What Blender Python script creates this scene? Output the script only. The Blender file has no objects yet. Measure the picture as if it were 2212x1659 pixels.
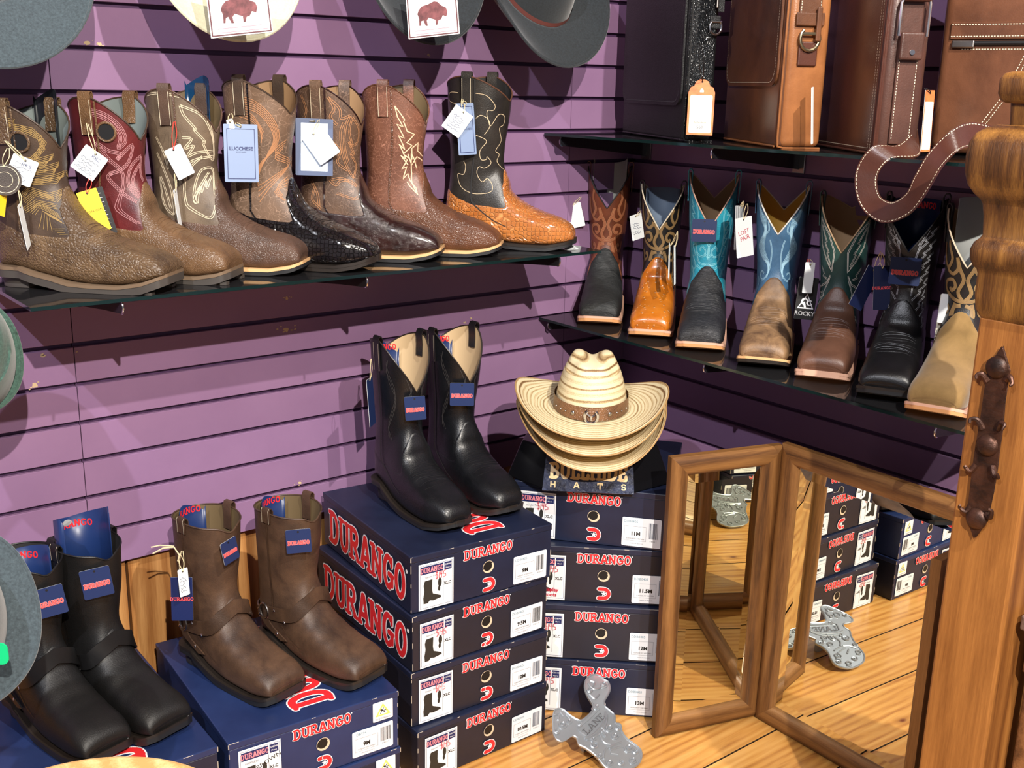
import bpy, math, random
import numpy as np
from mathutils import Vector, Matrix
random.seed(7)
S = bpy.context.scene
COL = S.collection
PI = math.pi

# ------------------------------------------------------------------ camera
CAM = Vector((-2.04305, -2.07026, 1.36))
F_PX = 2373.96
_yaw, _pit, _rol = -0.675983, -0.2659455, 0.0214254
_f = Vector((-math.sin(_yaw)*math.cos(_pit), math.cos(_yaw)*math.cos(_pit), math.sin(_pit)))
_r0 = Vector((math.cos(_yaw), math.sin(_yaw), 0)); _u0 = _r0.cross(_f)
_r = math.cos(_rol)*_r0 + math.sin(_rol)*_u0
_u = -math.sin(_rol)*_r0 + math.cos(_rol)*_u0
cam = bpy.data.objects.new('camera', bpy.data.cameras.new('camera'))
cam.data.sensor_width = 36; cam.data.lens = 36*F_PX/2212; cam.data.clip_start = 0.05
m = Matrix.Identity(4)
for i in range(3):
    m[i][0] = _r[i]; m[i][1] = _u[i]; m[i][2] = -_f[i]; m[i][3] = CAM[i]
cam.matrix_world = m
COL.objects.link(cam); S.camera = cam

# ------------------------------------------------------------------ light
S.view_settings.view_transform = 'Standard'; S.view_settings.look = 'None'
S.view_settings.gamma = 1; S.view_settings.use_curve_mapping = False
S.view_settings.exposure = 0.0
W = bpy.data.worlds.new('world'); S.world = W; W.use_nodes = True
W.node_tree.nodes['Background'].inputs[0].default_value = (0.86, 0.86, 1.0, 1)
W.node_tree.nodes['Background'].inputs[1].default_value = 0.24
def spot(name, loc, target, power, col=(1, .93, .84), size=75, rad=.018, blend=.5):
    d = bpy.data.lights.new(name, 'SPOT'); d.energy = power; d.color = col
    d.spot_size = math.radians(size); d.spot_blend = blend; d.shadow_soft_size = rad
    o = bpy.data.objects.new(name, d); COL.objects.link(o); o.location = loc
    o.rotation_euler = (Vector(target)-Vector(loc)).to_track_quat('-Z', 'Y').to_euler()
    return o
spot('ceiling_spot_far', (-2.45, -3.75, 2.9), (-.65, -.2, .6), 790, (1, .92, .82), 46)
spot('ceiling_spot_near', (-1.1, -2.5, 2.88), (-.6, -.25, .65), 290, (1, .94, .86), 85)
spot('ceiling_spot_left', (-3.0, -1.9, 2.88), (-.7, -.4, .9), 200, (.9, .92, 1), 75)

# ------------------------------------------------------------------ measuring helpers
def ray(px, py): return (px-1106)/F_PX*_r - (py-829.5)/F_PX*_u + _f
def PA(px, py, off):                       # point on the plane y = -off, parallel to the left wall
    d = ray(px, py); return CAM + d*((-off-CAM.y)/d.y)
def PB(px, py, off):                       # point on the plane x = -off, parallel to the right wall
    d = ray(px, py); return CAM + d*((-off-CAM.x)/d.x)
def PZ(px, py, z):
    d = ray(px, py); return CAM + d*((z-CAM.z)/d.z)
def PD(px, py, dist):                      # point at a horizontal distance from the viewer
    d = ray(px, py); return CAM + d*(dist/math.hypot(d.x, d.y))

# ------------------------------------------------------------------ materials
def nodes(name):
    m = bpy.data.materials.new(name); m.use_nodes = True
    nt = m.node_tree; return m, nt, nt.nodes['Principled BSDF']
def lnk(nt, a, b): nt.links.new(a, b)
def texco(nt, scale=(1, 1, 1), rot=(0, 0, 0)):
    t = nt.nodes.new('ShaderNodeTexCoord'); mp = nt.nodes.new('ShaderNodeMapping')
    mp.inputs['Scale'].default_value = scale; mp.inputs['Rotation'].default_value = rot
    lnk(nt, t.outputs['Object'], mp.inputs[0]); return mp.outputs[0]
def noise(nt, co, scale, detail=4, rough=.5, dist=0):
    n = nt.nodes.new('ShaderNodeTexNoise'); n.inputs['Scale'].default_value = scale
    n.inputs['Detail'].default_value = detail; n.inputs['Roughness'].default_value = rough
    n.inputs['Distortion'].default_value = dist
    lnk(nt, co, n.inputs['Vector']); return n.outputs['Fac']
def ramp(nt, fac, stops):
    r = nt.nodes.new('ShaderNodeValToRGB'); e = r.color_ramp.elements
    while len(e) < len(stops): e.new(0.5)
    for i, (p, c) in enumerate(stops): e[i].position = p; e[i].color = (*c, 1)
    lnk(nt, fac, r.inputs[0]); return r.outputs[0]
def bump(nt, bs, h, strength=.3, dist=.001):
    b = nt.nodes.new('ShaderNodeBump'); b.inputs['Strength'].default_value = strength
    b.inputs['Distance'].default_value = dist; lnk(nt, h, b.inputs['Height']); lnk(nt, b.outputs[0], bs.inputs['Normal'])
def sr(c): return tuple(((v/255)/12.92 if v/255 <= .04045 else ((v/255+.055)/1.055)**2.4) for v in c)
_MC = {}
def plain(name, c, rough=.5, metal=0, spec=.5, emit=0):
    if name in _MC: return _MC[name]
    m, nt, b = nodes(name); b.inputs['Base Color'].default_value = (*sr(c), 1)
    b.inputs['Roughness'].default_value = rough; b.inputs['Metallic'].default_value = metal
    b.inputs['Specular IOR Level'].default_value = spec
    _MC[name] = m; return m
def leather(name, c1, c2, rough=.4, kind='grain', scale=1., bs=.35, mott=18, coat=0):
    if name in _MC: return _MC[name]
    m, nt, b = nodes(name); co = texco(nt)
    f = noise(nt, co, mott, 6, .62, .3)
    col = ramp(nt, f, [(.33, sr(c1)), (.68, sr(c2))])
    h = None
    if kind == 'grain': h = noise(nt, co, 420*scale, 3, .6)
    elif kind == 'pebble':
        v = nt.nodes.new('ShaderNodeTexVoronoi'); v.inputs['Scale'].default_value = 230*scale; v.feature = 'DISTANCE_TO_EDGE'
        lnk(nt, co, v.inputs['Vector']); r_ = ramp(nt, v.outputs['Distance'], [(0, (0, 0, 0)), (.25, (1, 1, 1))]); h = r_
    elif kind == 'crackle':
        v = nt.nodes.new('ShaderNodeTexVoronoi'); v.inputs['Scale'].default_value = 75*scale; v.feature = 'DISTANCE_TO_EDGE'
        nz = nt.nodes.new('ShaderNodeTexNoise'); nz.inputs['Scale'].default_value = 30
        mx = nt.nodes.new('ShaderNodeMixRGB'); mx.inputs[0].default_value = .06
        lnk(nt, co, nz.inputs['Vector']); lnk(nt, co, mx.inputs[1]); lnk(nt, nz.outputs['Color'], mx.inputs[2])
        lnk(nt, mx.outputs[0], v.inputs['Vector'])
        e = ramp(nt, v.outputs['Distance'], [(0, (1, 1, 1)), (.035, (0, 0, 0))]); mk = noise(nt, co, 14, 3)
        mm = nt.nodes.new('ShaderNodeMath'); mm.operation = 'MULTIPLY'; lnk(nt, e, mm.inputs[0]); lnk(nt, mk, mm.inputs[1])
        mi = nt.nodes.new('ShaderNodeMixRGB'); lnk(nt, mm.outputs[0], mi.inputs[0]); lnk(nt, col, mi.inputs[1])
        mi.inputs[2].default_value = (*[min(1, x*2.3+.06) for x in sr(c2)], 1); col = mi.outputs[0]; h = noise(nt, co, 300, 3, .6)
    elif kind == 'croc':
        co2 = texco(nt, (1, 1.35, 1)); v = nt.nodes.new('ShaderNodeTexVoronoi'); v.inputs['Scale'].default_value = 110*scale
        v.feature = 'DISTANCE_TO_EDGE'; v.inputs['Randomness'].default_value = .45; lnk(nt, co2, v.inputs['Vector'])
        h = ramp(nt, v.outputs['Distance'], [(0, (0, 0, 0)), (.12, (1, 1, 1))])
        mi = nt.nodes.new('ShaderNodeMixRGB'); mi.blend_type = 'MIX'; lnk(nt, h, mi.inputs[0])
        mi.inputs[1].default_value = (*[x*.45 for x in sr(c1)], 1) if sum(c1) < 150 else (*[min(1, x*1.35+.04) for x in sr(c2)], 1)
        lnk(nt, col, mi.inputs[2]); col = mi.outputs[0]
    elif kind == 'quill':
        v = nt.nodes.new('ShaderNodeTexVoronoi'); v.inputs['Scale'].default_value = 95*scale; lnk(nt, co, v.inputs['Vector'])
        h = ramp(nt, v.outputs['Distance'], [(.05, (1, 1, 1)), (.3, (0, 0, 0))])
        mi = nt.nodes.new('ShaderNodeMixRGB'); mi.inputs[0].default_value = .35; mi.blend_type = 'SCREEN'
        lnk(nt, col, mi.inputs[1]); lnk(nt, h, mi.inputs[2]); mi2 = nt.nodes.new('ShaderNodeMixRGB'); mi2.blend_type = 'MULTIPLY'
        mi2.inputs[0].default_value = 1; lnk(nt, mi.outputs[0], mi2.inputs[1]); mi2.inputs[2].default_value = (1, .72, .38, 1); col = mi2.outputs[0]
    elif kind == 'wrinkle':
        co2 = texco(nt, (1, .35, 1)); h = noise(nt, co2, 110*scale, 5, .7, 1.2)
    elif kind == 'suede': h = noise(nt, co, 900, 2, .7)
    lnk(nt, col, b.inputs['Base Color']); b.inputs['Roughness'].default_value = rough
    if kind == 'suede': b.inputs['Sheen Weight'].default_value = .25
    if coat: b.inputs['Coat Weight'].default_value = coat; b.inputs['Coat Roughness'].default_value = .12
    bump(nt, b, h, min(1, bs*1.4), .0018 if kind in ('croc', 'quill', 'wrinkle') else .0008)
    _MC[name] = m; return m
def wood(name, c1, c2, scale=1, rough=.45, axis='Z', grain=28, dark=None, bs=.25):
    if name in _MC: return _MC[name]
    m, nt, b = nodes(name)
    sc = {'X': (1.2, 14, 14), 'Y': (14, 1.2, 14), 'Z': (14, 14, 1.2)}[axis]
    co = texco(nt, tuple(s*scale for s in sc)); n1 = noise(nt, co, 2.2, 6, .6, .8)
    co2 = texco(nt, tuple(s*scale*.45 for s in sc)); w_ = nt.nodes.new('ShaderNodeTexWave'); w_.wave_type = 'BANDS'
    w_.bands_direction = {'X': 'Y', 'Y': 'X', 'Z': 'X'}[axis]
    w_.inputs['Scale'].default_value = 1.6; w_.inputs['Distortion'].default_value = 5; w_.inputs['Detail'].default_value = 3
    lnk(nt, co2, w_.inputs['Vector'])
    co3 = texco(nt, tuple(s*scale for s in {'X': (4, 90, 90), 'Y': (90, 4, 90), 'Z': (90, 90, 4)}[axis])); n3 = noise(nt, co3, 4, 4, .7)
    mi = nt.nodes.new('ShaderNodeMixRGB'); mi.inputs[0].default_value = .22; lnk(nt, n1, mi.inputs[1]); lnk(nt, w_.outputs['Fac'], mi.inputs[2])
    mj = nt.nodes.new('ShaderNodeMixRGB'); mj.inputs[0].default_value = .3; lnk(nt, mi.outputs[0], mj.inputs[1]); lnk(nt, n3, mj.inputs[2])
    col = ramp(nt, mj.outputs[0], [(.3, sr(dark or c1)), (.45, sr(c1)), (.68, sr(c2))])
    lnk(nt, col, b.inputs['Base Color']); b.inputs['Roughness'].default_value = rough
    bump(nt, b, n3, bs, .0006); _MC[name] = m; return m

# ------------------------------------------------------------------ mesh builder
class MB:
    def __init__(s): s.v = []; s.f = []; s.m = []
    def add(s, vs, fs, mi=0):
        o = len(s.v); s.v += [tuple(v) for v in vs]; s.f += [tuple(i+o for i in f) for f in fs]; s.m += [mi]*len(fs)
    def grid(s, P, mi=0, close_u=False, flip=False):         # P[rows][cols]
        R = len(P); C = len(P[0]); vs = [p for row in P for p in row]; fs = []
        for i in range(R-1):
            for j in range(C if close_u else C-1):
                a = i*C+j; b = i*C+(j+1) % C; q = (a, b, b+C, a+C); fs.append(q[::-1] if flip else q)
        s.add(vs, fs, mi)
    def box(s, x0, x1, y0, y1, z0, z1, mi=0, M=None):
        vs = [Vector(p) for p in ((x0, y0, z0), (x1, y0, z0), (x1, y1, z0), (x0, y1, z0), (x0, y0, z1), (x1, y0, z1), (x1, y1, z1), (x0, y1, z1))]
        if M: vs = [M @ v for v in vs]
        s.add(vs, [(0, 3, 2, 1), (4, 5, 6, 7), (0, 1, 5, 4), (1, 2, 6, 5), (2, 3, 7, 6), (3, 0, 4, 7)], mi)
    def tube(s, pts, r, n=8, mi=0, closed=False, cap=True):
        pts = [Vector(p) for p in pts]; N = len(pts); rows = []; up = None
        for i in range(N):
            a = pts[(i-1) % N] if (closed or i > 0) else pts[0]; b = pts[(i+1) % N] if (closed or i < N-1) else pts[-1]
            t = (b-a); t = t.normalized() if t.length > 1e-9 else Vector((0, 0, 1))
            if up is None: up = t.orthogonal().normalized()
            up = (up - t*up.dot(t)); up = up.normalized() if up.length > 1e-6 else t.orthogonal().normalized()
            sd = t.cross(up); rr = r[i] if isinstance(r, (list, tuple)) else r
            rows.append([pts[i]+(up*math.cos(k*2*PI/n)+sd*math.sin(k*2*PI/n))*rr for k in range(n)])
        if closed: rows.append(rows[0])
        s.grid(rows, mi, True)
        if cap and not closed:
            s.add(rows[0], [tuple(range(n))[::-1]], mi); s.add(rows[-1], [tuple(range(n))], mi)
    def ribbon(s, pts, wd, w, th=0, mi=0):                    # wd: width dir per point; optional thickness along normal
        L = [Vector(p)-Vector(d)*w/2 for p, d in zip(pts, wd)]; R = [Vector(p)+Vector(d)*w/2 for p, d in zip(pts, wd)]
        if not th: s.grid([L, R], mi); return
        nn = []
        for i in range(len(pts)):
            a = Vector(pts[max(i-1, 0)]); b = Vector(pts[min(i+1, len(pts)-1)]); n = (b-a).cross(Vector(wd[i])); nn.append(n.normalized()*th if n.length > 1e-9 else Vector((0, 0, th)))
        L2 = [l+n for l, n in zip(L, nn)]; R2 = [r+n for r, n in zip(R, nn)]
        s.grid([L, R, R2, L2, L], mi)
        for e in (0, -1): s.add([L[e], R[e], R2[e], L2[e]], [(0, 1, 2, 3)], mi)
    def prism(s, poly, z0, z1, mi=0, M=None, side=None):      # poly in xy, extruded in z
        n = len(poly); vs = [Vector((p[0], p[1], z0)) for p in poly]+[Vector((p[0], p[1], z1)) for p in poly]
        if M: vs = [M @ v for v in vs]
        o = len(s.v); s.add(vs, [tuple(range(n))[::-1], tuple(range(n, 2*n))], mi)
        fs = [(i, (i+1) % n, n+(i+1) % n, n+i) for i in range(n)]; s.f += [tuple(i+o for i in f) for f in fs]; s.m += [mi if side is None else side]*n
    def build(s, name, mats, parent=None, smooth=False, M=None):
        me = bpy.data.meshes.new(name); me.from_pydata(s.v, [], s.f)
        if not isinstance(mats, (list, tuple)): mats = [mats]
        for m_ in mats: me.materials.append(m_)
        me.polygons.foreach_set('material_index', s.m)
        if smooth: me.polygons.foreach_set('use_smooth', [True]*len(s.f))
        if smooth == 'a' or smooth is True: me.set_sharp_from_angle(angle=math.radians(42))
        me.update(); o = bpy.data.objects.new(name, me); COL.objects.link(o)
        if parent: o.parent = parent
        if M is not None: o.matrix_local = M
        return o
def bev(o, w=.002, n=2):
    b = o.modifiers.new('bevel', 'BEVEL'); b.width = w; b.segments = n; b.limit_method = 'ANGLE'; b.angle_limit = math.radians(35); return o
def thing(name, label, cat, loc=(0, 0, 0), rz=0, group=None, M=None):
    o = bpy.data.objects.new(name, None); COL.objects.link(o); o.empty_display_size = .05
    if M is not None: o.matrix_world = M
    else: o.location = loc; o.rotation_euler = (0, 0, rz)
    o['label'] = label; o['category'] = cat
    if group: o['group'] = group
    return o
def tag(o, label, cat, group=None):
    o['label'] = label; o['category'] = cat
    if group: o['group'] = group
    return o
def struct(o): o['kind'] = 'structure'; return o
def frame(o, x, y, z=None):                                 # matrix from origin, x axis, y axis
    x = Vector(x).normalized(); y = Vector(y); y = (y-x*y.dot(x)).normalized(); z = x.cross(y)
    m = Matrix.Identity(4)
    for i in range(3): m[i][0] = x[i]; m[i][1] = y[i]; m[i][2] = z[i]; m[i][3] = o[i]
    return m
def crom(pts, n=6, closed=False):
    P = [np.array(p, float) for p in pts]; N = len(P); out = []
    for i in range(N if closed else N-1):
        p0 = P[(i-1) % N] if closed or i > 0 else P[0]; p1 = P[i]; p2 = P[(i+1) % N]; p3 = P[(i+2) % N] if closed or i+2 < N else P[-1]
        for k in range(n):
            t = k/n; out.append(.5*((2*p1)+(-p0+p2)*t+(2*p0-5*p1+4*p2-p3)*t*t+(-p0+3*p1-3*p2+p3)*t**3))
    if not closed: out.append(P[-1])
    return out

# ------------------------------------------------------------------ lettering made of strokes
def arc(cx, cy, rx, ry, a0, a1, n=8): return [(cx+rx*math.cos(math.radians(a0+(a1-a0)*i/n)), cy+ry*math.sin(math.radians(a0+(a1-a0)*i/n))) for i in range(n+1)]
def _sf(x, y, w=.3): return [(x-w/2, y), (x+w/2, y)]          # a serif bar
GL = {   # glyph: (width, heavy strokes, serifs)
 'D': (.86, [[(.16, .06), (.16, .94)], [(.16, .94), (.38, .94)]+arc(.38, .5, .33, .44, 90, -90)+[(.16, .06)]], [_sf(.14, .94, .28), _sf(.14, .06, .28)]),
 'U': (.88, [[(.18, .94), (.18, .36)]+arc(.44, .36, .26, .3, 180, 360)+[(.7, .94)]], [_sf(.18, .94, .34), _sf(.7, .94, .34)]),
 'R': (.9, [[(.18, .06), (.18, .94)], [(.18, .94), (.46, .94)]+arc(.46, .72, .22, .22, 90, -90, 6)+[(.18, .5)], [(.42, .5), (.74, .08)]], [_sf(.16, .94, .3), _sf(.18, .06, .36), _sf(.76, .06, .24)]),
 'A': (.9, [[(.14, .06), (.42, .94), (.5, .94), (.78, .06)], [(.27, .34), (.65, .34)]], [_sf(.14, .06, .3), _sf(.78, .06, .3)]),
 'N': (.92, [[(.18, .06), (.18, .94)], [(.18, .94), (.74, .06)], [(.74, .06), (.74, .94)]], [_sf(.14, .94, .3), _sf(.18, .06, .34), _sf(.74, .94, .34)]),
 'G': (.88, [arc(.44, .5, .3, .44, 50, 360-50, 12), [(.72, .16), (.72, .44), (.5, .44)]], [_sf(.66, .44, .34), [(.7, .94), (.7, .72)]]),
 'O': (.86, [arc(.43, .5, .29, .44, 0, 360, 16)], []),
 'B': (.84, [[(.18, .06), (.18, .94)], [(.18, .94), (.42, .94)]+arc(.42, .73, .22, .21, 90, -90, 6)+[(.18, .52)], [(.18, .52), (.44, .52)]+arc(.44, .29, .24, .23, 90, -90, 6)+[(.18, .06)]], [_sf(.14, .94, .26), _sf(.14, .06, .26)]),
 'L': (.78, [[(.22, .94), (.22, .06), (.64, .06), (.64, .28)]], [_sf(.22, .94, .36), _sf(.2, .06, .3)]),
 'H': (.94, [[(.2, .06), (.2, .94)], [(.74, .06), (.74, .94)], [(.2, .5), (.74, .5)]], [_sf(.2, .94, .34), _sf(.2, .06, .34), _sf(.74, .94, .34), _sf(.74, .06, .34)]),
 'I': (.46, [[(.23, .06), (.23, .94)]], [_sf(.23, .94, .36), _sf(.23, .06, .36)]),
 'E': (.8, [[(.2, .06), (.2, .94), (.64, .94), (.64, .74)], [(.2, .5), (.5, .5)], [(.2, .06), (.66, .06), (.66, .28)]], [_sf(.16, .94, .24), _sf(.16, .06, .24)]),
 'T': (.8, [[(.1, .7), (.1, .94), (.7, .94), (.7, .7)], [(.4, .94), (.4, .06)]], [_sf(.4, .06, .36)]),
 'S': (.74, [arc(.37, .72, .24, .22, 30, 270, 10)+arc(.37, .28, .24, .22, 90, -150, 10)], []),
 'C': (.8, [arc(.44, .5, .3, .44, 45, 315, 14)], []),
 'K': (.86, [[(.18, .06), (.18, .94)], [(.7, .94), (.2, .44)], [(.34, .56), (.74, .06)]], [_sf(.18, .94, .3), _sf(.18, .06, .3), _sf(.7, .94, .24), _sf(.74, .06, .24)]),
 'Y': (.84, [[(.12, .94), (.42, .5), (.42, .06)], [(.72, .94), (.42, .5)]], [_sf(.12, .94, .26), _sf(.72, .94, .26), _sf(.42, .06, .3)]),
 'J': (.7, [[(.5, .94), (.5, .3)]+arc(.28, .3, .22, .24, 0, -170, 8)], [_sf(.5, .94, .36)]),
}
_zc = [0]
def stroke(mb, pts, w, z0, M, mi=0, fl=1.0):
    P = [Vector((p[0], p[1], 0)) for p in pts]
    for a, b in zip(P, P[1:]):
        d = b-a
        if d.length < 1e-7: continue
        n = Vector((-d.y, d.x, 0)).normalized()*w/2; _zc[0] += 1; z = z0+(_zc[0] % 150)*2.2e-6
        mb.add([M @ (q+Vector((0, 0, z))) for q in (a-n, b-n, b+n, a+n)], [(0, 1, 2, 3)], mi)
    for a in P:
        _zc[0] += 1; z = z0+(_zc[0] % 150)*2.2e-6
        mb.add([M @ Vector((a.x+w/2*math.cos(k*PI/4+PI/8), a.y+w/2*math.sin(k*PI/4+PI/8), z)) for k in range(8)], [tuple(range(8))], mi)
def word(text, h, M, fill, edge=None, parent=None, w=.17, e=.05, sp=.02, name='lettering', serif=True, center=True, z=.0003, stretch=1.0, reg=False):
    mb = MB(); tw = sum(GL[c][0]+sp if c in GL else .4 for c in text)*stretch; x = -tw/2 if center else 0
    for c in text:
        if c not in GL: x += .4*stretch; continue
        wd, st, sf = GL[c]
        for L in st+(sf if serif else []):
            ser = L in sf; ww = w*.72 if ser else w
            pts = [((x+p[0]*stretch)*h, (p[1]-.5)*h) for p in L]
            if edge: stroke(mb, pts, (ww+2*e)*h, z, M, 1)
            stroke(mb, pts, ww*h, z+.0004 if edge else z, M, 0)
        x += (wd+sp)*stretch
    if reg: stroke(mb, [((x+.03)*h, .42*h), ((x+.04)*h, .42*h)], .12*h, z, M, 1)
    return mb.build(name, [fill, edge or fill], parent)
def ftext(s, size, M, mat, parent, name='print', z=.0003, bold=0, align='CENTER'):
    c = bpy.data.curves.new(name, 'FONT'); c.body = s; c.size = size; c.align_x = align; c.align_y = 'CENTER'; c.offset = bold; c.resolution_u = 2
    o = bpy.data.objects.new(name, c); COL.objects.link(o)
    me = bpy.data.meshes.new_from_object(o.evaluated_get(bpy.context.evaluated_depsgraph_get()))
    bpy.data.objects.remove(o); me.materials.clear(); me.materials.append(mat)
    for v in me.vertices: v.co = M @ (v.co+Vector((0, 0, z)))
    o = bpy.data.objects.new(name, me); COL.objects.link(o)
    if parent: o.parent = parent
    return o
def rrect(w, h, r, n=4, cx=0, cy=0):
    out = []
    for (x, y, a) in ((w/2-r, h/2-r, 0), (-w/2+r, h/2-r, 90), (-w/2+r, -h/2+r, 180), (w/2-r, -h/2+r, 270)):
        out += [(cx+x+r*math.cos(math.radians(a+90*k/n)), cy+y+r*math.sin(math.radians(a+90*k/n))) for k in range(n+1)]
    return out
RED = plain('print_red', (226, 42, 48), .5); WHITE = plain('print_white', (240, 242, 245), .55)
NAVY = plain('print_navy', (28, 40, 92), .45); BLACK = plain('print_black', (18, 18, 20), .5); GREY = plain('print_grey', (84, 92, 108), .5)
CARD = plain('card_white', (238, 243, 244), .6); CREAM = plain('stitch_cream', (222, 208, 180), .7); INK = plain('ink_red', (200, 30, 60), .5)
CHROME = plain('chrome', (215, 215, 220), .18, 1); STEEL = plain('dull_nickel', (170, 165, 160), .3, 1); JUTE = plain('jute_string', (216, 200, 160), .8)
REDS = plain('red_string', (226, 62, 50), .6)

# ================================================================== THE ROOM
PITCH = .0762; ZG = 1.4874; ZB = .420
def wallmat():
    m, nt, b = nodes('purple_wall_paint'); co = texco(nt)
    f = noise(nt, co, 5, 5, .6); c = ramp(nt, f, [(.3, sr((138, 105, 140))), (.7, sr((147, 113, 148)))])
    lnk(nt, c, b.inputs['Base Color']); b.inputs['Roughness'].default_value = .42
    bump(nt, b, noise(nt, co, 420, 3, .6), .22, .0006); return m
WALL = wallmat()
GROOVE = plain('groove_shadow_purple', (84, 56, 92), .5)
def slat_wall(name, L, axis, top, bot, seams, sign):
    prof = [(top, 0)]                                  # (z, depth behind the face)
    n = 13; z = [ZG-PITCH*k for k in range(-12, 14)]
    for zz in z:
        if zz > top-.01: continue
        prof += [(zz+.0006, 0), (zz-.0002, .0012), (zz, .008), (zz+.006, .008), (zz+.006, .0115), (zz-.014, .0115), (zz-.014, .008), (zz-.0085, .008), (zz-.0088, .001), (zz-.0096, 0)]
    prof += [(bot, 0), (bot, .018), (top, .018)]
    mb = MB(); cuts = [0]+seams+[L]
    for a, b in zip(cuts, cuts[1:]):
        a2 = a+(.0009 if a > 0 else 0); b2 = b-(.0009 if b < L else 0)
        for i in range(len(prof)-1):
            (z0, d0), (z1, d1) = prof[i], prof[i+1]
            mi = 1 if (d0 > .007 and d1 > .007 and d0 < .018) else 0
            P = [(-a2, d0, z0), (-b2, d0, z0), (-b2, d1, z1), (-a2, d1, z1)]
            if axis == 'y': P = [(p[1], p[0], p[2]) for p in P]
            mb.add(P, [(0, 1, 2, 3)], mi)
        for q in (a2, b2):
            P = [(-q, p[1], p[0]) if axis == 'x' else (p[1], -q, p[0]) for p in prof]; mb.add(P, [tuple(range(len(P)))], 0)
    return mb
wl = slat_wall('wall_left', 3.4, 'x', 2.9, ZB, [.2164, 1.435, 2.655], 1)
CHIP = plain('bare_board_chip', (206, 180, 140), .8)
random.seed(3)
def chip(mb, x, z, s, mi=2):
    n = 9; r0 = [s*random.uniform(.45, 1.1) for _ in range(n)]
    mb.add([(x+r0[i]*math.cos(2*PI*i/n)*1.2, -.0004, z+r0[i]*math.sin(2*PI*i/n)*.8) for i in range(n)], [tuple(range(n))], mi)
for (x, z, s, k) in ((-.998, .850, .008, 7), (-1.491, .861, .005, 2), (-1.509, .807, .007, 4), (-.993, .917, .004, 6), (-.512, .820, .0035, 1), (-.532, .811, .003, 3), (-.977, .502, .005, 4), (-1.367, 1.416, .005, 2), (-1.346, 1.415, .005, 2), (-.636, 1.419, .0035, 3), (-1.43, .86, .002, 2)):
    chip(wl, x, z, s)
    for _ in range(k): chip(wl, x+random.uniform(-2.8, 2.8)*s, z+random.uniform(-1.3, 1.1)*s, s*random.uniform(.15, .45))
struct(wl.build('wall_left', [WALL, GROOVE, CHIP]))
wr = slat_wall('wall_right', 3.4, 'y', 2.9, ZB, [1.22, 2.44], 1)
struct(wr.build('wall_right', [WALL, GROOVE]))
PINE = wood('pine_wainscot', (168, 112, 58), (214, 158, 96), .8, .55, 'Z', dark=(128, 78, 36))
wn = MB(); x = -.19
w_ = [.14, .12, .16, .17, .19, .2, .24, .22, .2, .22, .2, .2, .2, .3]
for ax in 'xy':
    a = 0
    for k, w in enumerate([.205, .205, .235, .24, .24, .237, .2, .24, .22, .24, .24, .24, .24, .24]):
        if ax == 'x': wn.box(-a-w+.003, -a-.003, .02, .035, 0, .45)
        else: wn.box(.02, .035, -a-w+.003, -a-.003, 0, .45)
        a += w
    if ax == 'x': wn.box(-3.4, .04, .035, .06, 0, 2.9, 1)
    else: wn.box(.035, .06, -3.4, .04, 0, 2.9, 1)
struct(wn.build('trim_1', [PINE, plain('dark_gap', (40, 22, 10), .9)]))
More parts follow.
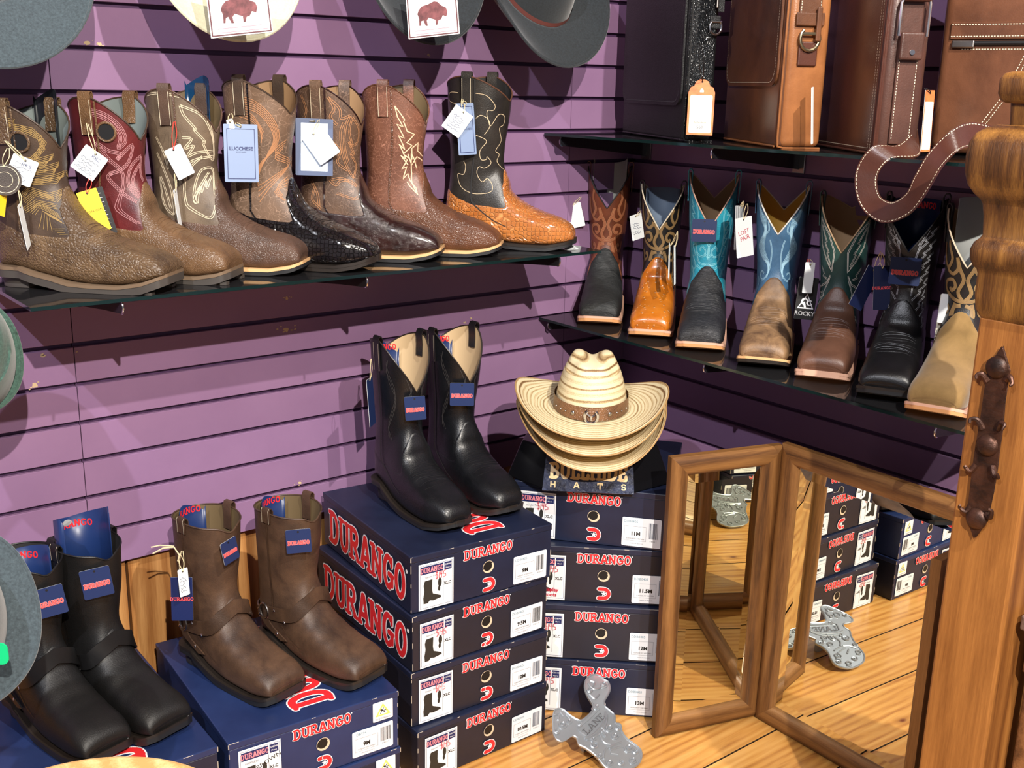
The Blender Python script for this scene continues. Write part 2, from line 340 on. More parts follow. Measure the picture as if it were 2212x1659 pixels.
def floormat():
    m, nt, b = nodes('pine_floor'); t = nt.nodes.new('ShaderNodeTexCoord'); sp = nt.nodes.new('ShaderNodeSeparateXYZ'); lnk(nt, t.outputs['Object'], sp.inputs[0])
    def mth(op, a, b_=None):
        n = nt.nodes.new('ShaderNodeMath'); n.operation = op
        for i, v in enumerate((a, b_)):
            if v is None: continue
            if isinstance(v, (int, float)): n.inputs[i].default_value = v
            else: lnk(nt, v, n.inputs[i])
        return n.outputs[0]
    idx = mth('FLOOR', mth('DIVIDE', mth('ADD', sp.outputs[1], .607+1.68), .168))
    wn_ = nt.nodes.new('ShaderNodeTexWhiteNoise'); wn_.noise_dimensions = '1D'; lnk(nt, idx, wn_.inputs['W'])
    cb = nt.nodes.new('ShaderNodeCombineXYZ'); lnk(nt, mth('ADD', sp.outputs[0], mth('MULTIPLY', idx, 3.37)), cb.inputs[0]); lnk(nt, mth('ADD', sp.outputs[1], mth('MULTIPLY', idx, .31)), cb.inputs[1])
    mp = nt.nodes.new('ShaderNodeMapping'); mp.inputs['Scale'].default_value = (1.6, 17, 1); lnk(nt, cb.outputs[0], mp.inputs[0])
    n1 = noise(nt, mp.outputs[0], 1.6, 5, .6, 1.6)
    mp2 = nt.nodes.new('ShaderNodeMapping'); mp2.inputs['Scale'].default_value = (1.1, 7, 1); lnk(nt, cb.outputs[0], mp2.inputs[0])
    wv = nt.nodes.new('ShaderNodeTexWave'); wv.bands_direction = 'Y'; wv.inputs['Scale'].default_value = 2.2; wv.inputs['Distortion'].default_value = 7; wv.inputs['Detail'].default_value = 2; wv.inputs['Detail Scale'].default_value = .8
    lnk(nt, mp2.outputs[0], wv.inputs['Vector'])
    mi = nt.nodes.new('ShaderNodeMixRGB'); mi.inputs[0].default_value = .18; lnk(nt, n1, mi.inputs[1]); lnk(nt, wv.outputs['Fac'], mi.inputs[2])
    col = ramp(nt, mi.outputs[0], [(.25, sr((160, 100, 48))), (.48, sr((206, 148, 76))), (.72, sr((222, 170, 98)))])
    hs = nt.nodes.new('ShaderNodeHueSaturation'); lnk(nt, col, hs.inputs['Color']); lnk(nt, mth('ADD', mth('MULTIPLY', wn_.outputs['Value'], .22), .88), hs.inputs['Value'])
    v = nt.nodes.new('ShaderNodeTexVoronoi'); v.inputs['Scale'].default_value = 5.2; mp3 = nt.nodes.new('ShaderNodeMapping'); mp3.inputs['Scale'].default_value = (.75, 1.4, 0); lnk(nt, cb.outputs[0], mp3.inputs[0]); lnk(nt, mp3.outputs[0], v.inputs['Vector'])
    kn = ramp(nt, v.outputs['Distance'], [(.03, (1, 1, 1)), (.062, (.35, .35, .35)), (.14, (0, 0, 0))])
    mk = nt.nodes.new('ShaderNodeMixRGB'); lnk(nt, kn, mk.inputs[0]); lnk(nt, hs.outputs[0], mk.inputs[1]); mk.inputs[2].default_value = (*sr((110, 56, 26)), 1)
    lnk(nt, mk.outputs[0], b.inputs['Base Color']); b.inputs['Roughness'].default_value = .3
    b.inputs['Coat Weight'].default_value = .25; b.inputs['Coat Roughness'].default_value = .15
    bump(nt, b, n1, .12, .001); return m
fl = MB(); y = -.607-.168*24
while y < .1:
    fl.box(-4.2, .04, y+.0019, y+.168-.0019, -.02, -.0003, 1); fl.add([(-4.2, y+.0019, 0), (.04, y+.0019, 0), (.04, y+.1661, 0), (-4.2, y+.1661, 0)], [(0, 1, 2, 3)]); y += .168
fl.box(-4.2, .04, -4.7, .1, -.03, -.012, 1)
struct(fl.build('floor', [floormat(), plain('floor_gap', (38, 20, 10), .9)]))
cl = MB(); cl.box(-4.2, .06, -4.7, .06, 3.0, 3.04); struct(cl.build('ceiling', plain('ceiling_cream', (200, 190, 175), .8)))

# ================================================================== SHELVES
def glassmat(name, tint, gl=.9):
    m = bpy.data.materials.new(name); m.use_nodes = True; nt = m.node_tree; nt.nodes.clear()
    o = nt.nodes.new('ShaderNodeOutputMaterial'); tr = nt.nodes.new('ShaderNodeBsdfTransparent'); tr.inputs[0].default_value = (*tint, 1)
    g = nt.nodes.new('ShaderNodeBsdfGlossy'); g.inputs['Roughness'].default_value = .06
    d = nt.nodes.new('ShaderNodeBsdfDiffuse'); d.inputs[0].default_value = (.3, .3, .33, 1)
    f = nt.nodes.new('ShaderNodeFresnel'); f.inputs[0].default_value = 1.5
    m1 = nt.nodes.new('ShaderNodeMixShader'); m1.inputs[0].default_value = .05; m2 = nt.nodes.new('ShaderNodeMixShader')
    lnk(nt, tr.outputs[0], m1.inputs[1]); lnk(nt, d.outputs[0], m1.inputs[2]); lnk(nt, f.outputs[0], m2.inputs[0]); lnk(nt, m1.outputs[0], m2.inputs[1]); lnk(nt, g.outputs[0], m2.inputs[2])
    lnk(nt, m2.outputs[0], o.inputs[0]); return m
GLASS = glassmat('shelf_glass', (.80, .84, .83)); EDGE = plain('glass_edge_green', (16, 34, 34), .08)
CLEAR = glassmat('clear_acrylic', (.62, .64, .64))
def shelf(name, x0, x1, y0, y1, z0, z1, label):
    vs = [(x0, y0, z0), (x1, y0, z0), (x1, y1, z0), (x0, y1, z0), (x0, y0, z1), (x1, y0, z1), (x1, y1, z1), (x0, y1, z1)]
    mb = MB(); mb.add(vs, [(0, 3, 2, 1), (4, 5, 6, 7)], 0); mb.add(vs, [(0, 1, 5, 4), (1, 2, 6, 5), (2, 3, 7, 6), (3, 0, 4, 7)], 1)
    return tag(mb.build(name, [GLASS, EDGE]), label, 'shelf')
shelf('glass_shelf', -1.584, -.383, -.305, -.006, 1.006, 1.012, 'long glass shelf on the left wall holding seven brown and black boots side on')
shelf('glass_shelf', -.305, -.006, -1.205, -.006, .794, .800, 'lower glass shelf on the right wall holding the row of colourful boots')
shelf('glass_shelf', -.305, -.006, -1.205, -.006, 1.244, 1.250, 'upper glass shelf on the right wall carrying the leather bags')
DKPL = plain('bracket_dark', (30, 30, 34), .2)
def bracket(M, label, group, dark=False):
    t = thing('shelf_bracket', label, 'bracket', M=M, group=group)      # local: +x out from the wall, z up, top at z=0
    prof = [(.004, 0), (.287, 0)]+[(.287+.008*math.sin(a*PI/8), -.011+.011*math.cos(a*PI/8)) for a in range(1, 8)]+[(.287, -.022), (.2, -.03), (.004, -.052)]
    mb = MB(); n = len(prof)
    vs = [(p[0], s*.0016, p[1]) for s in (-1, 1) for p in prof]; mb.add(vs, [tuple(range(n))[::-1], tuple(range(n, 2*n))]+[(i, (i+1) % n, n+(i+1) % n, n+i) for i in range(n)])
    mb.build('blade', DKPL if dark else CLEAR, t)
    mb = MB(); mb.tube([(p[0]+.0005, 0, p[1]) for p in prof[1:10]], .0018, 8); mb.build('tip', CHROME, t, True)['label'] = 'shiny rounded tip'
    mb = MB(); mb.box(.0015, .006, -.016, .016, -.06, -.005); mb.box(-.008, .0015, -.012, .012, -.004-.003, -.004); bev(mb.build('wall_plate', STEEL, t), .001)
def BM(x, y, z, rz): return Matrix.Translation((x, y, z)) @ Matrix.Rotation(rz, 4, 'Z')
for x, l in ((-1.438, 'at the left end of the left wall shelf'), (-.975, 'at the middle of the left wall shelf'), (-.494, 'at the right end of the left wall shelf')):
    bracket(BM(x, 0, 1.0055, -PI/2), 'clear bracket '+l, 'brackets of the left wall shelf')
for y, l in ((-.03, 'nearest the room corner, under the brown flame boot'), (-.546, 'under the blue boots in the middle of the row'), (-1.09, 'under the tan suede boot by the wooden post')):
    bracket(BM(0, y, .7935, PI), 'clear bracket of the lower shelf, '+l, 'brackets of the lower right shelf')
for y, l in ((-.053, 'below the black bag next to the corner'), (-.527, 'below the tan satchel'), (-1.092, 'beside the turned top of the post')):
    bracket(BM(0, y, 1.2435, PI), 'dark shelf bracket of the upper shelf, '+l, 'brackets of the upper shelf', True)

# ================================================================== BOOTS
class Boot:
    """surface of a boot: heel at x=0, toe towards +x, theta 0 = front, +-90 = sides, 180 = back"""
    def __init__(s, toe='square', top=.355, dipf=.07, dipb=.03, hh=.036, L=.300, kind='western', wide=1.0):
        s.L = L; s.hh = hh; s.top = top; s.dipf = dipf; s.dipb = dipb; s.kind = kind
        k = L/.300
        tw = {'square': (.030, .0375, .042, .046), 'round': (.012, .024, .034, .042), 'snip': (.010, .021, .031, .040), 'wide': (.036, .043, .047, .050)}[toe]
        zt = {'square': (.030, .042, .053, .064), 'round': (.030, .044, .056, .066), 'snip': (.028, .040, .051, .062), 'wide': (.034, .048, .058, .067)}[toe]
        K = [(.301*k, zt[0], .300*k, None, tw[0]), (.298*k, zt[1], .2985*k, None, tw[1]), (.288*k, zt[2], .291*k, None, tw[2]), (.268*k, zt[3], .272*k, None, tw[3]),
             (.240*k, .075, .245*k, None, .050), (.205*k, .086, .205*k, None, .0505), (.172*k, .103, .162*k, None, .0495), (.150*k, .122, .115*k, None, .0475),
             (.138, .142, .075, None, .0455), (.131, .160, .035, None, .0435), (.127, .176, .006, None, .0420), (.126, .192, .000, .070, .0415),
             (.127, .210, .002, .105, .0425), (.129, .231, .007, .140, .044), (.133, .256, .009, .180, .047), (.138, .292, .006, .240, .051),
             (.141, .335, .002, .320, .054), (.144, .42, -.001, .42, .057)]
        if kind == 'harness':
            K = K[:8]+[(.140, .142, .075, None, .045), (.134, .160, .035, None, .044), (.131, .176, .004, None, .0435), (.131, .194, -.002, .070, .043),
                 (.134, .218, -.002, .105, .046), (.135, .236, .000, .140, .050), (.137, .258, .002, .180, .053), (.139, .292, .000, .240, .055),
                 (.141, .335, -.001, .320, .057), (.143, .42, -.002, .42, .059)]
        s.K = []
        for (tx, tz, bx, bz, w) in K:
            if bz is None: bz = s.zw(bx)
            s.K.append(np.array([tx, tz, bx, bz, w*wide]))
        s.N = len(s.K)-1
    def zw(s, x):
        hh = s.hh; t = np.interp(x, [0, .055, .08, .11, .14, .18, .23, .27, .30, .32], [hh+.006, hh+.005, hh*.72+.006, .022, .014, .012, .012, .019, .030, .038]); return float(t)
    def key(s, u):
        u = min(max(u, 0), s.N-1e-6); i = int(u); t = u-i
        p0 = s.K[max(i-1, 0)]; p1 = s.K[i]; p2 = s.K[i+1]; p3 = s.K[min(i+2, s.N)]
        return .5*((2*p1)+(-p0+p2)*t+(2*p0-5*p1+4*p2-p3)*t*t+(-p0+3*p1-3*p2+p3)*t**3)
    def P(s, u, th):                      # th in degrees
        tx, tz, bx, bz, w = s.key(u); a = math.radians(th); c = math.cos(a); sn = math.sin(a)
        foot = max(0, min(1, (10.5-u)/2.5)); cf = .5-.14*foot
        nt_ = 2.15+.55*max(0, min(1, (u-1)/2))*foot+.25*foot; nb = 2.2+1.6*foot
        cx = bx+(tx-bx)*cf; cz = bz+(tz-bz)*cf
        if c >= 0: e = nt_; q = abs(c)**(2/e); x = cx+(tx-bx)*(1-cf)*q; z = cz+(tz-bz)*(1-cf)*q
        else: e = nb; q = abs(c)**(2/e); x = cx-(tx-bx)*cf*q; z = cz-(tz-bz)*cf*q
        y = w*abs(sn)**(2/e)*(1 if sn >= 0 else -1)
        return Vector((x, y, z))
    def u_at(s, th, z, lo=4.0):           # largest u whose point lies at height z
        a, b = lo, s.N
        if s.P(a, th).z > z:
            if abs(th) < 100: return a
        # back: walk down from the top
        n = 40; prev = s.N
        for i in range(n+1):
            u = s.N-(s.N-lo)*i/n
            if s.P(u, th).z < z:
                a, b = u, prev
                for _ in range(18):
                    mdl = (a+b)/2
                    if s.P(mdl, th).z < z: a = mdl
                    else: b = mdl
                return b
            prev = u
        return lo
    def pz(s, th, z): return s.P(s.u_at(th, z), th)
    def nrm(s, u, th):
        e = .05; a = s.P(u+e, th)-s.P(u-e, th); b = s.P(u, th+2)-s.P(u, th-2); n = b.cross(a)
        if n.length < 1e-9: return Vector((1, 0, 0))
        n.normalize(); return n if n.dot(s.P(u, th)-s.P(u, th+180)) > 0 else -n
    tw = 0
    def ztop(s, th):
        th = th+s.tw
        c = math.cos(math.radians(th))
        if s.kind == 'harness': return s.top - (.012*math.exp(-((th % 360 if th % 360 < 180 else th % 360-360)/16)**2)) - .006*abs(c)
        a = abs(((th+180) % 360)-180)
        if a < 90: return s.top - s.dipf*(max(0, 1-a/84)**1.15)
        return s.top - s.dipb*(max(0, 1-(180-a)/80)**1.6)
    def zbnd(s, th):
        a = abs(((th+180) % 360)-180)
        if s.kind == 'harness': return float(np.interp(a, [0, 14, 40, 70, 95, 140, 180], [.160, .15, .120, .100, .095, .115, .120]))
        return float(np.interp(a, [0, 9, 18, 28, 40, 52, 64, 80, 92, 120, 150, 180], [.168, .166, .156, .143, .132, .104, .088, .088, .094, .106, .120, .126]))

def build_boot(name, label, group, M, B, mv, ms, ml, mw, mo, mp=None, tw=0, mh=None, pats=(), strapm=None, seam=None, hole=False, wedge=False, sole_t=.007, tread=False, creases=True, mtip=None):
    t = thing(name, label, 'boot', M=M, group=group); B.tw = tw
    C = 64; th = [360*j/C for j in range(C)]
    ub = [B.u_at(a, B.zbnd(a)) for a in th]; ut = [B.u_at(a, B.ztop(a)) for a in th]
    # vamp ----------------------------------------------------------
    R = 44; rows = []
    for i in range(R+1):
        f = (i/R)
        row = []
        for j, a in enumerate(th):
            u = (ub[j]+.15)*f**1.05; p = B.P(u, a); n = B.nrm(max(u, .06), a) if u > .2 else Vector((1, 0, 0))
            off = .0012
            if creases and 4.0 < u < 6.4 and math.cos(math.radians(a)) > .1: off += .0006*math.sin(u*7)*math.cos(math.radians(a))
            if i == R: off = -.0005
            row.append(p+n*off if u > .2 else p)
        rows.append(row)
    mb = MB(); mb.grid(rows, 0, True); mb.add(rows[0], [tuple(range(C))], 0)
    if creases and B.kind == 'western':
        for k in range(9):
            u = 4.55+k*.21+(.05 if k % 2 else 0); aw = 44-3*abs(k-4)
            if u < min(ub[0], ub[3], ub[-3])-.3:
                for q0, q1 in ((-aw, aw),): mb.tube([B.P(u+.05*math.sin(q*.09+k), q)+B.nrm(u, q)*.0011 for q in np.linspace(q0, q1, 15)], [.0003+.0008*math.sin(PI*(i+.5)/15) for i in range(15)], 6, 0, cap=False)
    v = mb.build('vamp', mv, t, True)
    # shaft ---------------------------------------------------------
    R = 26; rows = []
    for i in range(R+1):
        f = i/R; rows.append([B.P(ub[j]*(1-f)+ut[j]*f, a) for j, a in enumerate(th)])
    mats = [ms]; mb = MB(); mb.grid(rows, 0, True)
    def inside(a, z): return B.zbnd(a)+.003 < z < B.ztop(a)-.004
    for (pat, mat_, w, off) in pats:
        if mat_ not in mats: mats.append(mat_)
        mi = mats.index(mat_)
        for line in pat:
            seg = []; ln = []
            for i in range(len(line)-1):
                (a0, z0), (a1, z1) = line[i], line[i+1]; ns = max(1, int(max(abs(a1-a0)/4, abs(z1-z0)/.006)))
                ln += [(a0+(a1-a0)*k/ns, z0+(z1-z0)*k/ns) for k in range(ns)]
            if line: ln.append(tuple(line[-1]))
            for (a, z) in ln+[(None, None)]:
                if a is not None and inside(a, z):
                    u = B.u_at(a, z); n = B.nrm(u, a); seg.append((B.P(u, a)+n*off, n))
                else:
                    if len(seg) > 1:
                        pts = [q[0] for q in seg]; wd = []
                        for i in range(len(seg)):
                            d = pts[min(i+1, len(pts)-1)]-pts[max(i-1, 0)]; q = d.cross(seg[i][1]); wd.append(q.normalized() if q.length > 1e-9 else Vector((0, 1, 0)))
                        mb.ribbon(pts, wd, w, 0, mi)
                    seg = []
    sm = seam or mv
    if sm not in mats: mats.append(sm)
    for sgn in (90, -90):
        zz = np.linspace(.05, B.ztop(sgn)-.002, 26); pts = []; wd = []
        for z in zz:
            u = B.u_at(sgn, z); n = B.nrm(u, sgn); pts.append(B.P(u, sgn)+n*.0026)
            wd.append(Vector((1, 0, 0)))
        mb.ribbon(pts, wd, .0035, 0, mats.index(sm))
    sh = mb.build('shaft', mats, t, True)
    if hole:
        for sg in (1, -1):
            u = B.u_at(-hole[0]*sg if sg < 0 else hole[0], hole[1]); aa = hole[0] if sg > 0 else -hole[0]; u = B.u_at(aa, hole[1]); c = B.P(u, aa); n = B.nrm(u, aa); e2 = Vector((0, 0, 1)); e2 = (e2-n*e2.dot(n)).normalized(); e1 = e2.cross(n); m2 = MB()
            m2.add([c+n*.0022+(e1*math.cos(q*PI/12)+e2*math.sin(q*PI/12))*.0135 for q in range(24)], [tuple(range(24))], 0); m2.tube([c+n*.0022+(e1*math.cos(q*PI/12)+e2*math.sin(q*PI/12))*.0155 for q in range(24)], .0022, 6, 1, True); m2.build('vent_hole', [BLACK, mv], sh, True)
    # lining ----------------------------------------------------------
    rows = []
    for i in range(9):
        f = i/8; row = []
        for j, a in enumerate(th):
            u = ut[j]*(1-f)+(B.N-6.2)*f if ut[j] > B.N-6.2 else ut[j]; n = B.nrm(u, a); row.append(B.P(u, a)-n*(.0004+.0026*min(1, i*2)))
        rows.append(row)
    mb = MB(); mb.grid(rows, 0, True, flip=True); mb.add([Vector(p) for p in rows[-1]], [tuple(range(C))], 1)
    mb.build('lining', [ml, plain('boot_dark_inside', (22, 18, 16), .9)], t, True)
    mb = MB(); mb.tube([B.P(ut[j], a) for j, a in enumerate(th)], .0016, 6, 0, True); mb.build('rim_piping', mp or mv, t, True)
    # sole ------------------------------------------------------------
    k = B.L/.300
    us = np.concatenate([np.linspace(0, 1, 5), np.linspace(1.3, 10, 24)]); outl = []
    for u in us:
        kk = B.key(u); outl.append((kk[2], kk[4]))
    tipx = outl[0][0]; w0 = outl[0][1]
    xs = []; ws = []
    def hw(x):
        xs_ = [o[0] for o in outl][::-1]; ws_ = [o[1] for o in outl][::-1]; return float(np.interp(x, xs_, ws_))
    heelx = .004; st = []
    n_ = 40
    for i in range(n_+1):
        f = i/n_; x = heelx-.006+(tipx+.005-(heelx-.006))*(.5-.5*math.cos(PI*f)); e0 = max(0, x-(heelx-.006)); e1 = max(0, tipx+.005-x)
        w = hw(min(x, tipx))*1.0+.0035
        w = min(w, .037*B.K[10][4]/.0355 if x < .06 else 9)
        if e0 < .03: w *= math.sqrt(max(0, 1-(1-e0/.03)**2))
        wr = .010 if w0 > .02 else .016
        if e1 < wr: w = (w0*.80 if w0 > .02 else w0*.6)+(w-(w0*.80 if w0 > .02 else w0*.6))*math.sqrt(max(0, 1-(1-e1/wr)**2))
        st.append((x, max(w, .002)))
    def layer(z_hi, z_lo, grow, mat_, nm, smooth=True, x0=-1):
        ring = [(x, w+grow) for x, w in st if x > x0]; L = [Vector((x, w, 0)) for x, w in ring]+[Vector((x, -w, 0)) for x, w in ring[::-1]]
        top = [Vector((p.x, p.y, z_hi(p.x))) for p in L]; bot = [Vector((p.x, p.y, z_lo(p.x))) for p in L]; m2 = MB(); n = len(L)
        for zs, fl_ in ((top, False), (bot, True)):
            o = [zs[:n//2], zs[n//2:][::-1]]; m2.grid([o[0], o[1]], 0, False, fl_)
        m2.grid([bot+[bot[0]], top+[top[0]]], 0); return m2.build(nm, mat_, t, 'a')
    wt = .004
    layer(lambda x: B.zw(x)+.0015, lambda x: B.zw(x)-wt, .0015, mw, 'welt')
    o_ = layer(lambda x: B.zw(x)-wt, lambda x: max(0.0, B.zw(x)-wt-sole_t), .0005, mo, 'outsole')
    if tread:
        tb = MB()
        for i in range(9):
            x = .13+i*.018; w = hw(x)-.001
            for sg in (1, -1): tb.box(x, x+.012, min(sg*(w-.014), sg*w), max(sg*(w-.014), sg*w), 0, max(.0005, B.zw(x)-wt-sole_t)+.001)
        tb.build('lug', mo, t)
    # heel
    hx = .062 if B.kind == 'western' else .070; ring = []
    for i in range(13):
        a = PI/2+PI*i/12; ring.append((.036+.040*math.cos(a), .034*math.sin(a)))
    ring = [(hx, .033)]+ring+[(hx, -.033)]
    mb = MB(); n = len(ring); H = B.zw(.03)-wt; tp = .86 if B.kind == 'western' else .97
    lv = [(H, 1.0), (H*.5, (1+tp)/2), (.006, tp), (.0055, tp*1.01), (0, tp*1.01)]
    rows = [[Vector(((x-.034)*s_+.034+(.002 if s_ < 1 else 0), y*s_, z)) for x, y in ring] for z, s_ in lv]
    mb.grid(rows, 0, True, True); mb.add(rows[-1], [tuple(range(n))[::-1]], 0); mb.add(rows[0], [tuple(range(n))], 0)
    mb.build('heel', mh or mo, t, 'a')
    # pull straps -------------------------------------------------------
    sw = .022
    for sg0 in (90, -90):
        sgn = sg0-tw; zt = B.ztop(sgn); pts = []
        for z in (zt-.062, zt-.045, zt-.02, zt-.004): u = B.u_at(sgn, z); pts.append(B.P(u, sgn)+B.nrm(u, sgn)*.0032)
        u = B.u_at(sgn, zt); n = B.nrm(u, sgn); p = B.P(u, sgn)
        pts += [p+n*.0038+Vector((0, 0, .006)), p+n*.001+Vector((0, 0, .0105)), p-n*.004+Vector((0, 0, .010)), p-n*.0075+Vector((0, 0, .003))]
        for z in (zt-.02, zt-.045): u = B.u_at(sgn, z); pts.append(B.P(u, sgn)-B.nrm(u, sgn)*.0055)
        if B.kind == 'harness': pts = pts[2:]
        mb = MB(); mb.ribbon(pts, [Vector((1, 0, 0))]*len(pts), sw, .0016*(1 if sgn > 0 else 1))
        m_ = [strapm or ms, CREAM]
        for e in (-.42, .42): mb.ribbon([q+Vector((e*sw, 0, 0))+Vector((0, (.0012 if sg0 > 0 else -.0012), 0)) for q in pts[:4]], [Vector((1, 0, 0))]*4, .0008, 0, 1)
        mb.build('pull_strap', m_, t, True)
    return t

# ---- stitch patterns in (theta, height) -------------------------------------
def frontpat(lines, cx, ytop, ybot, ztop, zbot, hwt, hwb, n=5, smooth=True):
    out = []
    for L in lines:
        P = crom(L, n) if smooth and len(L) > 2 else [np.array(p, float) for p in L]
        for sg in (1, -1):
            Q = []
            for x, y in P:
                f = (y-ytop)/(ybot-ytop); hw = hwt+(hwb-hwt)*f; q = max(-.98, min(.98, (x-cx)/hw)); Q.append((sg*math.degrees(math.asin(q)), ztop+(zbot-ztop)*f))
            out.append(Q)
    return out
def sidepat(lines, x0, x1, ytop, ybot, ztop, zbot, n=5, smooth=True, lean=0):
    out = []                       # traced on the side that faces the room: left of the tracing = back of the boot
    for L in lines:
        P = crom(L, n) if smooth and len(L) > 2 else [np.array(p, float) for p in L]; Q = []
        for x, y in P:
            f = (y-ytop)/(ybot-ytop); xx = x-lean*f; q = max(-.98, min(.98, (2*(xx-x0)/(x1-x0)-1))); Q.append((-(90-math.degrees(math.asin(q)))+10, ztop+(zbot-ztop)*f))
        out.append(Q); out.append([(-a, z) for a, z in Q])
    return out
FLAME = [[(255, 215), (240, 300), (262, 380), (240, 440), (270, 462), (300, 430), (292, 370)], [(292, 370), (310, 430), (335, 490), (310, 560), (345, 610)],
         [(345, 610), (290, 600), (235, 560), (232, 510), (270, 495), (290, 530), (268, 555), (255, 540)], [(215, 300), (222, 400), (240, 440)],
         [(300, 620), (292, 680), (318, 740), (270, 800), (240, 860), (225, 900)], [(318, 740), (300, 650), (335, 630)], [(222, 620), (235, 690), (262, 670), (250, 640), (240, 655)], [(228, 700), (236, 770), (250, 800), (228, 860)]]
PF = frontpat(FLAME, 345, 100, 900, .362, .088, 160, 128)
TURQ = [[(905, 250), (960, 330), (985, 440), (970, 560), (985, 690), (1040, 720), (1060, 680), (1030, 650), (1010, 680)], [(985, 690), (1010, 760), (1083, 775)], [(1083, 770), (1040, 800), (1000, 790), (960, 860), (965, 960)],
        [(1060, 610), (1083, 650), (1083, 740)], [(950, 800), (1000, 860), (990, 920), (955, 970)], [(1060, 700), (1083, 730)]]
TURQZ = [[(925, 330), (950, 380), (932, 375), (960, 430), (935, 425), (965, 480), (938, 478), (968, 530), (940, 530), (970, 590), (945, 590), (965, 640), (948, 650), (975, 720), (952, 720), (985, 790)], [(905, 300), (930, 560), (945, 800), (955, 980)]]
PT = frontpat(TURQ, 1083, 180, 1030, .367, .088, 200, 140)+frontpat(TURQZ, 1083, 180, 1030, .367, .088, 200, 140, 1, False)
BLUE = []
for k in range(5):
    d = k*9; BLUE.append([(78+d, 170+k*22), (100+d, 260), (135+d*.3, 330), (95+d, 420), (120+d, 480), (165+d*.35, 520), (175, 560+d)])
BLUE += [[(175, 380), (190, 450), (180, 560), (150, 610), (120, 595), (125, 565), (145, 575)], [(100, 600), (120, 660), (90, 720), (70, 760)], [(80, 620), (95, 680), (110, 640)], [(150, 250), (165, 320), (150, 345)]]
PBL = frontpat(BLUE, 222, 90, 800, .362, .088, 175, 130)
GREEN = [[(445, 290), (500, 370), (540, 470), (530, 580), (490, 520), (458, 440), (445, 290)], [(455, 330), (490, 420), (478, 425), (505, 480), (492, 480), (520, 550)], [(445, 700), (500, 650), (525, 600), (500, 700), (520, 760), (470, 840), (450, 870)], [(455, 720), (490, 700), (480, 740), (505, 720), (490, 770)],
         [(440, 240), (520, 330), (560, 430)], [(455, 560), (480, 600), (470, 615), (500, 625)]]
PG = frontpat(GREEN, 578, 180, 880, .350, .088, 155, 125, 2, False)
BLK = []
for k in range(9):
    y = 260+k*62; BLK.append([(845+k*4, y), (880, y+30), (866, y+34), (905, y+66), (888, y+70), (925+k*3, y+112), (935+k, y+150)])
BLK += [[(860, 270), (920, 400), (950, 520)], [(935, 690), (950, 740), (975, 830)], [(895, 820), (920, 790), (915, 850), (945, 830), (950, 880)]]
PK = frontpat(BLK, 975, 200, 880, .362, .088, 150, 120, 2, False)
# side patterns traced over each boot of the left shelf (pixels of the enlarged view, 3.318 per photo pixel)
VENT = [[(85, 300), (230, 310), (200, 340), (330, 370), (410, 460), (330, 590), (200, 570)], [(85, 315), (210, 325)], [(120, 370), (250, 350), (380, 420), (400, 500), (300, 600), (190, 600)], [(180, 640), (470, 560), (400, 620), (250, 630)],
        [(190, 700), (500, 620), (460, 680), (280, 690)], [(210, 770), (540, 690), (480, 740), (300, 750)], [(230, 860), (280, 800), (420, 850), (540, 800), (440, 880), (330, 830), (250, 900)], [(240, 960), (330, 900), (450, 940), (545, 880), (470, 960), (400, 1000), (340, 920), (280, 980)],
        [(270, 1100), (340, 980), (400, 1060), (440, 960), (480, 1000), (460, 1100), (300, 1110)]]
PV = sidepat(VENT, 0, 540, 190, 1150, .300, .090, 3, False, -20)
LEAF = [[(665, 260), (790, 285), (900, 370), (940, 470), (880, 520), (900, 440), (820, 330), (665, 275)], [(720, 485), (800, 540), (890, 560), (870, 600), (990, 500), (960, 620), (880, 680), (800, 700)], [(720, 485), (790, 590), (900, 680), (910, 780), (860, 880), (820, 960), (850, 1040), (960, 1040), (985, 960), (930, 880), (860, 800), (790, 720), (880, 680)],
        [(1050, 580), (980, 650), (945, 760), (980, 870), (1010, 890), (1050, 810), (1040, 700), (1050, 580)], [(1040, 640), (1000, 700), (975, 780), (1000, 850)]]
PL = sidepat(LEAF, 520, 1080, 180, 1100, .312, .088, 4, True, -35)
FEATH = [[(1325, 225), (1480, 290), (1560, 400), (1600, 520), (1595, 630), (1500, 500), (1520, 490), (1420, 400), (1435, 395), (1350, 300), (1325, 225)], [(1320, 460), (1400, 470), (1340, 540), (1420, 520), (1360, 600), (1450, 570), (1600, 560)],
         [(1500, 600), (1380, 700), (1340, 850), (1370, 1055), (1480, 1000), (1570, 850), (1595, 700), (1500, 700), (1440, 800), (1400, 950), (1420, 900), (1560, 720)], [(1400, 950), (1480, 830), (1470, 870), (1530, 780), (1520, 840), (1580, 750)], [(1345, 660), (1450, 620), (1600, 600)], [(1120, 460), (1180, 600), (1200, 700)], [(1110, 580), (1160, 700), (1240, 870), (1250, 1040), (1170, 960), (1115, 760)], [(1130, 760), (1200, 900), (1230, 1000)], [(1060, 160), (1200, 140), (1400, 190), (1540, 330), (1600, 500)]]
PFE = sidepat(FEATH, 1040, 1640, 110, 1120, .327, .088, 4, True, -10)
ARCS = []
for k in range(6): ARCS.append([(225, 160+k*17), (340+k*2, 190+k*17), (450-k*4, 300+k*14), (505-k*8, 440+k*8), (470-k*10, 560+k*6), (380-k*3, 640+k*16), (350, 700+k*24)])
for k in range(4): ARCS.append([(250, 260+k*18), (320, 290+k*18), (370, 370+k*14), (395-k*6, 425+k*26)]); ARCS.append([(560-k*8, 480+k*22), (480, 560+k*20), (590-k*6, 650+k*10), (430, 780+k*22), (350, 830+k*40)])
for k in range(4): ARCS.append([(560, 760+k*20), (480-k*10, 840+k*10), (500-k*8, 960), (470-k*14, 1080)])
PAR = sidepat(ARCS, 120, 600, 50, 1100, .345, .088, 4, True, -25)
